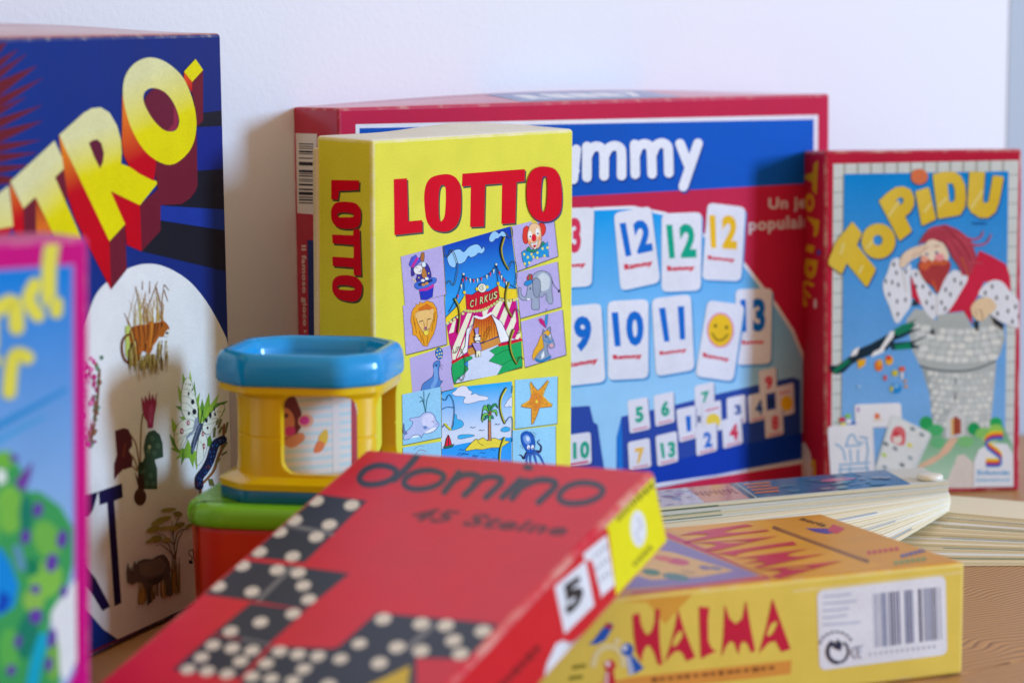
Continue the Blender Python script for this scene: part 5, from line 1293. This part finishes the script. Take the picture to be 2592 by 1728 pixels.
# ------------------------------------------------------------------ the magenta dragon box at the left edge
P = thing('dragon_box', 'blurred magenta framed box with a spotted green dragon on light blue', 'game box',
          pose(-0.33065, 0.93, 0.0, 0.73304, 0.00815, 0.01258))
w, d, h = 0.2, 0.035, 0.24485
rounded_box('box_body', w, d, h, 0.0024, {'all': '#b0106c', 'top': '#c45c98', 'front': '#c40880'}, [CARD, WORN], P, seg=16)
a = front(P, w, h, [(-944.9, 658.2), (225.9, 600.0), (233.6, 2025.4), (-900.2, 2278.7)], CARD, 0.0022)
a.sheet('cover_print')
a.poly([(-950, 655), (230, 596), (236, 2030), (-905, 2285)], '#c40880')
a.poly([(-830, 735), (188, 668), (193, 1692), (176, 1735), (90, 1810), (-790, 2110)], '#8c7cd0')
a.poly([(-822, 742), (180, 675), (186, 1690), (170, 1725), (84, 1800), (-782, 2100)], grad=((100, 700), (100, 1650), '#007cd8', '#a4c8ec'), cut=2)
a.crop(0, 560, 0.38265)
a.line([(-100, 1400), (200, 1240), (440, 1110)], 50, '#1488d0', sm=True, taper=0.6); a.line([(-100, 1500), (150, 1360), (300, 1290)], 40, '#3c9cdc', sm=True, taper=0.6)
a.sheet('title_lettering', 8)
YW = '#dcd84c'
for q, k in (([(350, 120), (325, 300), (322, 520)], 85), ([(230, 420), (190, 520), (250, 620)], 80), ([(375, 540), (372, 600)], 70), ([(-60, 620), (0, 570), (90, 540), (110, 700)], 90), ([(-300, 700), (-260, 640), (-150, 620), (-140, 760)], 90), ([(-60, 820), (-60, 640)], 80), ([(60, 1130), (75, 960), (110, 880), (180, 900)], 80), ([(-120, 1150), (-100, 940), (-40, 920)], 80), ([(-420, 1160), (-420, 900), (-300, 900), (-280, 1160)], 80)):
    a.line(q, k + 26, '#a8b490', sm=len(q) > 2)
    a.line(q, k, YW, sm=len(q) > 2)
a.sheet('dragon_picture', 40)
a.crop(0, 1128, 0.38265)
a.poly([(330, 1100), (400, 1000), (498, 880), (505, 1420), (430, 1560), (380, 1480)], '#dce4ec')
a.poly([(-500, 200), (-200, 60), (0, 40), (80, 60), (140, 160), (180, 300), (260, 300), (400, 400), (480, 540), (480, 780), (440, 940), (340, 1090), (320, 1200), (390, 1400), (400, 1700), (-600, 1900), (-700, 900)], '#3c9c58')
for x, y, rx, ry, c, ro in ((60, 420, 90, 160, '#74b848', 0), (310, 620, 90, 130, '#6cb44c', -20), (300, 880, 110, 130, '#7cbc4c', 20), (220, 1020, 70, 80, '#84b850', 0), (30, 90, 70, 60, '#6cb440', 0), (60, 1350, 70, 150, '#58b050', 0), (350, 1400, 40, 160, '#74b048', 0), (-200, 500, 200, 300, '#58ac50', 0), (170, 450, 45, 130, '#1c7c64', 0), (210, 800, 50, 60, '#188058', 0), (180, 1250, 70, 160, '#1c7c64', 10)):
    a.ell(x, y, rx, ry, c, rot=ro)
a.poly([(0, 670), (60, 760), (120, 920), (90, 1060), (0, 1120), (-300, 1100), (-200, 700)], '#1088dc'); a.poly([(0, 950), (70, 1000), (40, 1090), (-40, 1110)], '#1048b8'); a.line([(110, 680), (140, 800)], 60, '#5c94b4')
a.line([(285, 1270), (240, 1420), (200, 1640)], 80, '#14a4c8', sm=True); a.poly([(90, 240), (215, 105), (195, 220), (150, 310)], '#6c3c9c')
for x, y, rx, ry in ((248, 420, 34, 52), (408, 615, 36, 62), (340, 770, 40, 64), (232, 945, 32, 32), (235, 1125, 46, 52), (115, 1290, 25, 46), (420, 960, 26, 42), (340, 1270, 30, 66), (165, 600, 34, 50), (90, 80, 30, 26), (70, 1480, 30, 40), (320, 1440, 26, 50)):
    a.ell(x, y, rx, ry, '#6040a4', rot=10)
a.poly([(-30, 150), (30, 160), (40, 230), (-20, 260)], '#e0f0ec')
a.flush()
rounded_box('inner_tray', w - 0.004, d - 0.004, 0.02, 0.001, {'all': '#8c78c4'}, [MATT], P, origin=(0.004, 0.004, 0.0), seg=8)

# ------------------------------------------------------------------ plastic toys
def plastic(name, col, rough=0.2, sss=0.0):
    m, nt, b = nodes(name)
    L = nt.links.new
    tc = N(nt, 'ShaderNodeTexCoord'); nz = N(nt, 'ShaderNodeTexNoise', Scale=30.0, Detail=3.0)
    L(tc.outputs['Object'], nz.inputs['Vector'])
    mr = N(nt, 'ShaderNodeMapRange'); mr.inputs[3].default_value = rough - 0.05; mr.inputs[4].default_value = rough + 0.08
    L(nz.outputs[0], mr.inputs[0]); L(mr.outputs[0], b.inputs['Roughness'])
    b.inputs['Base Color'].default_value = lin(col)
    if sss:
        b.inputs['Subsurface Weight'].default_value = sss
        b.inputs['Subsurface Radius'].default_value = (0.006, 0.004, 0.002)
        b.inputs['Subsurface Scale'].default_value = 1.0
    return m
YP, BP = plastic('yellow_plastic', '#ecc408', 0.2, 0.15), plastic('blue_plastic', '#0a98e0', 0.16, 0.1)
TP, GP, RP = plastic('teal_plastic', '#0c6c94', 0.22), plastic('green_plastic', '#7cc814', 0.25, 0.2), plastic('red_plastic', '#d8340c', 0.3, 0.1)

def octagon(half, leg, r=0.004, n=4, ox=0, oy=0):
    pts = [(half, -half + leg), (half, half - leg), (half - leg, half), (-half + leg, half), (-half, half - leg), (-half, -half + leg), (-half + leg, -half), (half - leg, -half)]
    out = []
    for i in range(8):
        p, a_, b_ = pts[i], pts[i - 1], pts[(i + 1) % 8]
        la, lb = math.dist(p, a_), math.dist(p, b_)
        s = [p[k] + (a_[k] - p[k]) * r / la for k in (0, 1)]; e = [p[k] + (b_[k] - p[k]) * r / lb for k in (0, 1)]
        for j in range(n + 1):
            t = j / n
            out.append(tuple((1 - t) ** 2 * s[k] + 2 * t * (1 - t) * p[k] + t * t * e[k] + (ox, oy)[k] for k in (0, 1)))
    return out

def loft(name, rings, mat, parent, cap0=True, cap1=True, closed=False):
    """rings: lists of 3-D points of equal length"""
    bm = bmesh.new()
    V = [[bm.verts.new(p) for p in r_] for r_ in rings]
    n = len(rings[0])
    for k in range(len(V) - 1 + (1 if closed else 0)):
        A_, B_ = V[k], V[(k + 1) % len(V)]
        for i in range(n):
            j = (i + 1) % n
            bm.faces.new((A_[i], A_[j], B_[j], B_[i]))
    if not closed:
        if cap0: bm.faces.new(V[0][::-1])
        if cap1: bm.faces.new(V[-1])
    bmesh.ops.recalc_face_normals(bm, faces=bm.faces)
    for f in bm.faces:
        f.smooth = True
    me = bpy.data.meshes.new(name); bm.to_mesh(me); bm.free()
    return link(name, me, [mat] if mat else [], parent)

def scl(ring, k, z):
    return [(x * k, y * k, z) for x, y in ring]

TX, TY, TZ = -0.1085, 1.352, 0.0812
P = thing('stacking_cup', 'red orange square cup with a green rim standing under the blue and yellow drum', 'toy', pose(TX, TY + 0.004, 0, R(-10), 0, 0))
cup = octagon(0.058, 0.014, 0.012, 5)
loft('cup_body', [scl(cup, 0.93, 0.0), scl(cup, 0.955, 0.003), scl(cup, 0.985, 0.066), scl(cup, 0.985, 0.070)], RP, P)
prof = [(1.0, 0.0565), (1.02, 0.058), (1.025, 0.062), (1.025, 0.068), (1.01, 0.0722), (0.985, 0.0748), (0.95, 0.0762), (0.9, 0.0765)]
prof = [(k, 0.0692 + (z - 0.0565) * 0.6) for k, z in prof]
loft('green_rim', [scl(cup, k, z) for k, z in prof], GP, P)

P = thing('rattle_drum', 'blue topped yellow activity drum with a striped picture roll inside', 'toy', pose(TX, TY, TZ, R(-10), 0, 0))
HH = 0.0795
rim = octagon(0.0462, 0.0185, 0.006, 4)
bprof = [(0.95, 0.0), (0.965, 0.001), (0.965, 0.0062), (0.95, 0.007)]
loft('base_ring', [scl(rim, k, z) for k, z in bprof], TP, P)
tp = [(0.93, HH - 0.018), (0.985, HH - 0.017), (1.0, HH - 0.0152), (1.0, HH - 0.009), (0.985, HH - 0.0045), (0.95, HH - 0.0015), (0.90, HH - 0.0002), (0.84, HH - 0.0008), (0.80, HH - 0.003), (0.775, HH - 0.008), (0.765, HH - 0.0145), (0.60, HH - 0.0158), (0.45, HH - 0.0162), (0.45, HH - 0.0172), (0.93, HH - 0.018)]
loft('top_ring', [scl(rim, k, z) for k, z in tp[:-1]], BP, P, cap0=False, cap1=False, closed=True)

def body():
    """Yellow drum body: an eight-sided shell with a round-cornered window in each long side."""
    outer = octagon(0.0405, 0.0175, 0.010, 4, 0.0035, 0)
    z0, z1 = 0.007, HH - 0.0175
    bo = loft('drum_body', [scl(rim, 0.965, z0), scl(rim, 0.972, z0 + 0.0035)] + [[(x, y, z) for x, y in outer] for z in (z0 + 0.0068, z0 + 0.012, 0.5 * (z0 + z1) - 0.0006)]
              + [[(x * 0.985, y * 0.985, 0.5 * (z0 + z1)) for x, y in outer]] + [[(x, y, z) for x, y in outer] for z in (0.5 * (z0 + z1) + 0.0006, z1 - 0.012, z1 - 0.0068)] + [scl(rim, 0.962, z1 - 0.0035), scl(rim, 0.965, z1)], None, None)
    def cutter(fn, pts):
        b2 = bmesh.new()
        lo = [b2.verts.new(fn(x, z, -1)) for x, z in pts]; hi = [b2.verts.new(fn(x, z, 1)) for x, z in pts]
        b2.faces.new(lo); b2.faces.new(hi[::-1])
        for i in range(len(pts)):
            j = (i + 1) % len(pts); b2.faces.new((lo[j], lo[i], hi[i], hi[j]))
        bmesh.ops.recalc_face_normals(b2, faces=b2.faces)
        me = bpy.data.meshes.new('cutter'); b2.to_mesh(me); b2.free()
        return link('cutter', me)
    def rr(x0, x1, za, zb, r):
        out = []
        for cx, cz, a0 in ((x1 - r, zb - r, 0), (x0 + r, zb - r, 90), (x0 + r, za + r, 180), (x1 - r, za + r, 270)):
            out += [(cx + r * math.cos(R(a0 + k * 15)), cz + r * math.sin(R(a0 + k * 15))) for k in range(7)]
        return out
    c1 = cutter(lambda x, z, s: (x, 0.08 * s, z), rr(-0.0060, 0.0335, z0 + 0.0085, z1 - 0.0045, 0.0075))
    c2 = cutter(lambda y, z, s: (0.08 * s, y, z), rr(-0.0235, 0.0235, z0 + 0.009, z1 - 0.0055, 0.0075))
    c3 = cutter(lambda x, z, s: (x, z, 0.0345 + 0.0245 * s), [(0.0055 + 0.0365 * math.cos(R(t)), 0.0355 * math.sin(R(t))) for t in range(0, 360, 12)])
    for c in (c1, c2, c3):
        m = bo.modifiers.new('cut', 'BOOLEAN'); m.object = c; m.operation = 'DIFFERENCE'; m.solver = 'EXACT'
    bpy.context.view_layer.update()
    me = bpy.data.meshes.new_from_object(bo.evaluated_get(bpy.context.evaluated_depsgraph_get()))
    for o in (bo, c1, c2, c3):
        m_ = o.data; bpy.data.objects.remove(o); bpy.data.meshes.remove(m_)
    me.name = 'drum_body'; me.materials.clear()
    for p in me.polygons:
        p.use_smooth = True
    o = link('drum_body', me, [YP], P)
    if hasattr(me, 'set_sharp_from_angle'):
        me.set_sharp_from_angle(angle=R(38))
    return o
body()
# picture roll inside
RC, RR = Vector((0.0075, 0.0, 0.0)), 0.0330
def sheet_mat():
    m, nt, b = nodes('translucent_picture_sheet')
    L = nt.links.new
    at = N(nt, 'ShaderNodeAttribute', attribute_name='Col')
    tc = N(nt, 'ShaderNodeTexCoord'); nz = N(nt, 'ShaderNodeTexNoise', Scale=300.0, Detail=3.0)
    L(tc.outputs['Object'], nz.inputs['Vector'])
    mr = N(nt, 'ShaderNodeMapRange'); mr.inputs[3].default_value = 0.35; mr.inputs[4].default_value = 0.5
    L(nz.outputs[0], mr.inputs[0]); L(mr.outputs[0], b.inputs['Roughness'])
    L(at.outputs['Color'], b.inputs['Base Color'])
    tr = N(nt, 'ShaderNodeBsdfTranslucent'); L(at.outputs['Color'], tr.inputs[0])
    mx = N(nt, 'ShaderNodeMixShader'); mx.inputs[0].default_value = 0.12
    L(b.outputs[0], mx.inputs[1]); L(tr.outputs[0], mx.inputs[2])
    L(mx.outputs[0], nt.nodes['Material Output'].inputs[0])
    return m
def wrap(u, v, n):
    k = (u + 0.0185) * 1.2; v = 0.0105 + (v - 0.013) * 0.87
    b_ = 0.004 * math.sin(math.pi * min(1, max(0, k / 0.06))) + n
    return Vector((-0.0125 + 0.766 * k + 0.643 * b_, -0.0315 + 0.643 * k - 0.766 * b_, v))
a = Print(P, None, 0.2, 0.1, (0, 0, 0), (1, 0, 0), (0, 0, 1), sheet_mat(), fn=wrap)
a.cutall = 3
a.sheet('picture_sheet')
a.poly([(-0.0185, 0.012), (-0.005, 0.012), (0.01, 0.012), (0.02, 0.012), (0.032, 0.012), (0.032, 0.0722), (0.02, 0.0722), (0.01, 0.0722), (-0.005, 0.0722), (-0.0185, 0.0722)], '#f2f4f6')
for i in range(11):
    z = 0.0145 + i * 0.0052
    a.line([(-0.018 + k * 0.0022, z) for k in range(21)], 0.0025, '#c8e4f2', cap=False)
    a.line([(-0.018 + k * 0.0022, z + 0.0026) for k in range(21)], 0.0016, '#f0e4e6', cap=False)
a.line([(0.0105, z) for z in (0.014, 0.03, 0.05, 0.069)], 0.0034, '#e6e8ee', cap=False)
a.line([(0.0225, z) for z in (0.014, 0.03, 0.05, 0.069)], 0.008, '#b01820', cap=False)
a.poly([(-0.0183, 0.071), (-0.0125, 0.0695), (-0.0085, 0.063), (-0.0060, 0.054), (-0.0062, 0.045), (-0.0095, 0.038), (-0.0150, 0.034), (-0.0183, 0.035)], '#70201c')
a.ell(-0.0138, 0.0480, 0.0046, 0.0095, '#e09468'); a.ell(-0.0112, 0.0428, 0.0024, 0.0030, '#d83c94'); a.ell(-0.0040, 0.0485, 0.0036, 0.0042, '#f0b8a0'); a.ell(-0.0047, 0.0488, 0.0024, 0.0028, '#d83ca0'); a.ell(-0.0130, 0.0525, 0.0010, 0.0014, '#502018')
a.poly([(-0.014, 0.037), (-0.007, 0.0415), (-0.0045, 0.039), (-0.006, 0.0355), (-0.011, 0.0325)], '#e09870', sm=True)
a.poly([(0.0025, 0.0395), (0.0058, 0.0425), (0.0064, 0.037), (0.0050, 0.033), (0.0020, 0.0355)], '#f0c440', sm=True); a.poly([(0.0015, 0.0355), (0.0048, 0.0335), (0.0030, 0.029), (-0.0005, 0.029)], '#ec8450', sm=True)
a.ell(-0.0005, 0.0690, 0.0055, 0.0035, '#6cc0c8'); a.ell(-0.0005, 0.0690, 0.0018, 0.0016, '#3c98b0')
a.flush()

# ------------------------------------------------------------------ riveted fan of long cards
P = thing('card_fan', 'riveted fan of long white cards, top card blue and orange, before the castle box', 'card fan', pose(0.2715, 1.620, 0, 0, 0, 0))
CREAM = [plastic('cream_card_edge', c, 0.6) for c in ('#e2dac2', '#e8e2d0', '#d8cfb4', '#dfe2e4', '#cfd6da')]
TIP = [plastic('card_ink_' + n_, c, 0.5) for n_, c in (('teal', '#3c7c88'), ('green', '#3c6c54'), ('blue', '#5c8cb4'))]
def card(P, L_, wd, ang, z, pitch, mat, off=0.009, th=0.0006, arc=0.0, tip=None, lab=None):
    bm = bmesh.new(); n = 8
    pts = []
    for k in range(n + 1):
        x = -off + L_ * k / n
        for s in (0, 1):
            pts.append((x, s))
    ring = []
    for s, zz in ((0, 0), (1, 0), (1, 1), (0, 1)):
        ring.append([bm.verts.new((-off + L_ * k / n, (-0.80 + s * 1.0) * wd * (1 if 0 < k < n else 0.93), zz * th + arc * math.sin(math.pi * k / n))) for k in range(n + 1)])
    for q in range(4):
        A_, B_ = ring[q], ring[(q + 1) % 4]
        for k in range(n):
            f = bm.faces.new((A_[k], A_[k + 1], B_[k + 1], B_[k]))
            if tip and q == 3 or (tip and q == 1):
                if tip[0] <= k <= tip[1]:
                    f.material_index = 1
    for k in (0, n):
        bm.faces.new([r_[k] for r_ in ring])
    bmesh.ops.recalc_face_normals(bm, faces=bm.faces)
    me = bpy.data.meshes.new('card'); bm.to_mesh(me); bm.free()
    o = link('card', me, [mat, TIP[tip[2] if tip else 0]], P)
    o.matrix_local = Matrix.Translation((0, 0, z)) @ Matrix.Rotation(R(ang), 4, 'Z') @ Matrix.Rotation(R(pitch), 4, 'Y')
    if lab:
        o['label'] = lab
    return o
rng = random.Random(11)
LC, WC = 0.245, 0.056
# upper half, swung round to the left, its lower cards towards the viewer
zs = 0.0172
for k in range(20):
    ang = 180 + 60 - k * 1.25 - (k ** 1.5) * 0.22 + rng.uniform(-0.5, 0.5)
    card(P, LC, WC, ang, zs, 2.6 + k * 0.04 + rng.uniform(-0.15, 0.15), CREAM[(1, 0, 1, 3, 1)[k % 5]], tip=(2, 4, k % 3) if k % 6 == 2 else None)
    zs += 0.00068
for k in range(10):
    last = k == 9
    o = card(P, LC, WC, 180 + 13 - k * 0.45 + rng.uniform(-0.5, 0.5), zs, 3.3 + k * 0.02, CREAM[(3, 4, 0, 1, 4)[k % 5]], arc=0.0004 * (k > 6), tip=(5, 6, k % 3) if k % 3 == 1 else None, lab='top card with a blue, orange and lilac picture' if last else None)
    zs += 0.00082
topz = 0.0006
def oncard(u, v, n):
    return Vector((u, v, topz + n + 0.0004 * math.sin(math.pi * min(1, max(0, (u + 0.009) / LC))) + 0.00012))
a = Print(o, None, 0, 0, (0, 0, 0), (1, 0, 0), (0, 1, 0), GLOSS, fn=oncard)
a.sheet('card_picture')
x0, y0, y1 = -0.008, -0.79 * WC, 0.18 * WC
def strip(xa, xb, ya, yb, col):
    n = 10
    for i in range(n):
        p, q = xa + (xb - xa) * i / n, xa + (xb - xa) * (i + 1) / n
        a.poly([(p, ya), (q, ya), (q, yb), (p, yb)], col)
a.hold = True
strip(0.016, 0.118, y0, y1, '#3c70a8'); strip(0.119, 0.123, y0, y1, '#283038'); strip(0.1232, 0.152, y0, y1, '#d08450'); strip(0.1522, LC - 0.014, y0, y1, '#c8c0d8')
a.hold = False
a.lv = 3
for i in range(40):
    x = rng.uniform(0.155, 0.228); a.ell(x, rng.uniform(y0 + 0.003, y1 - 0.003), rng.uniform(0.001, 0.004), rng.uniform(0.001, 0.004), rng.choice(['#9c84b8', '#8468a8', '#e4dcec', '#6c90c8', '#b8a0cc']), n=9)
for i in range(9):
    a.line([(0.126 + i * 0.003, -0.026), (0.126 + i * 0.003, -0.010 - (i % 3) * 0.004)], 0.0013, '#a85020', cap=False)
for i in range(4):
    a.line([(0.098 + (i % 2) * 0.002, -0.034 + i * 0.010), (0.116, -0.034 + i * 0.010)], 0.0045, '#e07c48', cap=False)
for i in range(26):
    x = rng.uniform(0.02, 0.094); a.ell(x, rng.uniform(y0 + 0.003, y1 - 0.003), rng.uniform(0.002, 0.006), rng.uniform(0.001, 0.004), rng.choice(['#3c84b4', '#6ca4c8', '#3c7ca8', '#8c98b8']), n=9)
a.ell(0.055, -0.022, 0.012, 0.005, '#c080b0')
a.flush()
WP = plastic('white_plastic', '#e6e4e0', 0.3, 0.1)
def disc(name, r, z0, z1):
    rg = lambda k, z: [(k * math.cos(t * math.pi / 20), k * math.sin(t * math.pi / 20), z) for t in range(40)]
    loft(name, [rg(r * 0.93, z0), rg(r, z0 + 0.0006), rg(r, z1 - 0.001), rg(r * 0.9, z1 - 0.0002), rg(r * 0.7, z1)], WP, P)
disc('rivet_head', 0.0085, zs, zs + 0.0034)
# a second fan lies under the first; its own rivet is beyond the right edge of the view
P = thing('card_fan', 'plain cream fan of long cards spread on the table beneath the riveted fan', 'card fan', pose(0.485, 1.548, 0, 0, 0, 0))
for k in range(26):
    card(P, 0.255, 0.060, 181 - k * 0.45 - (k ** 1.5) * 0.12 + rng.uniform(-0.6, 0.6), 0.0003 + k * 0.00047 + 0.0002 * (k // 5), -0.02 * k, CREAM[(2, 2, 0, 2, 1, 2, 3)[k % 7]], th=0.00045, tip=(3, 6, k % 3) if k in (4, 9, 14, 19, 23) else None)
disc('rivet_head', 0.0085, 0.0134, 0.016)
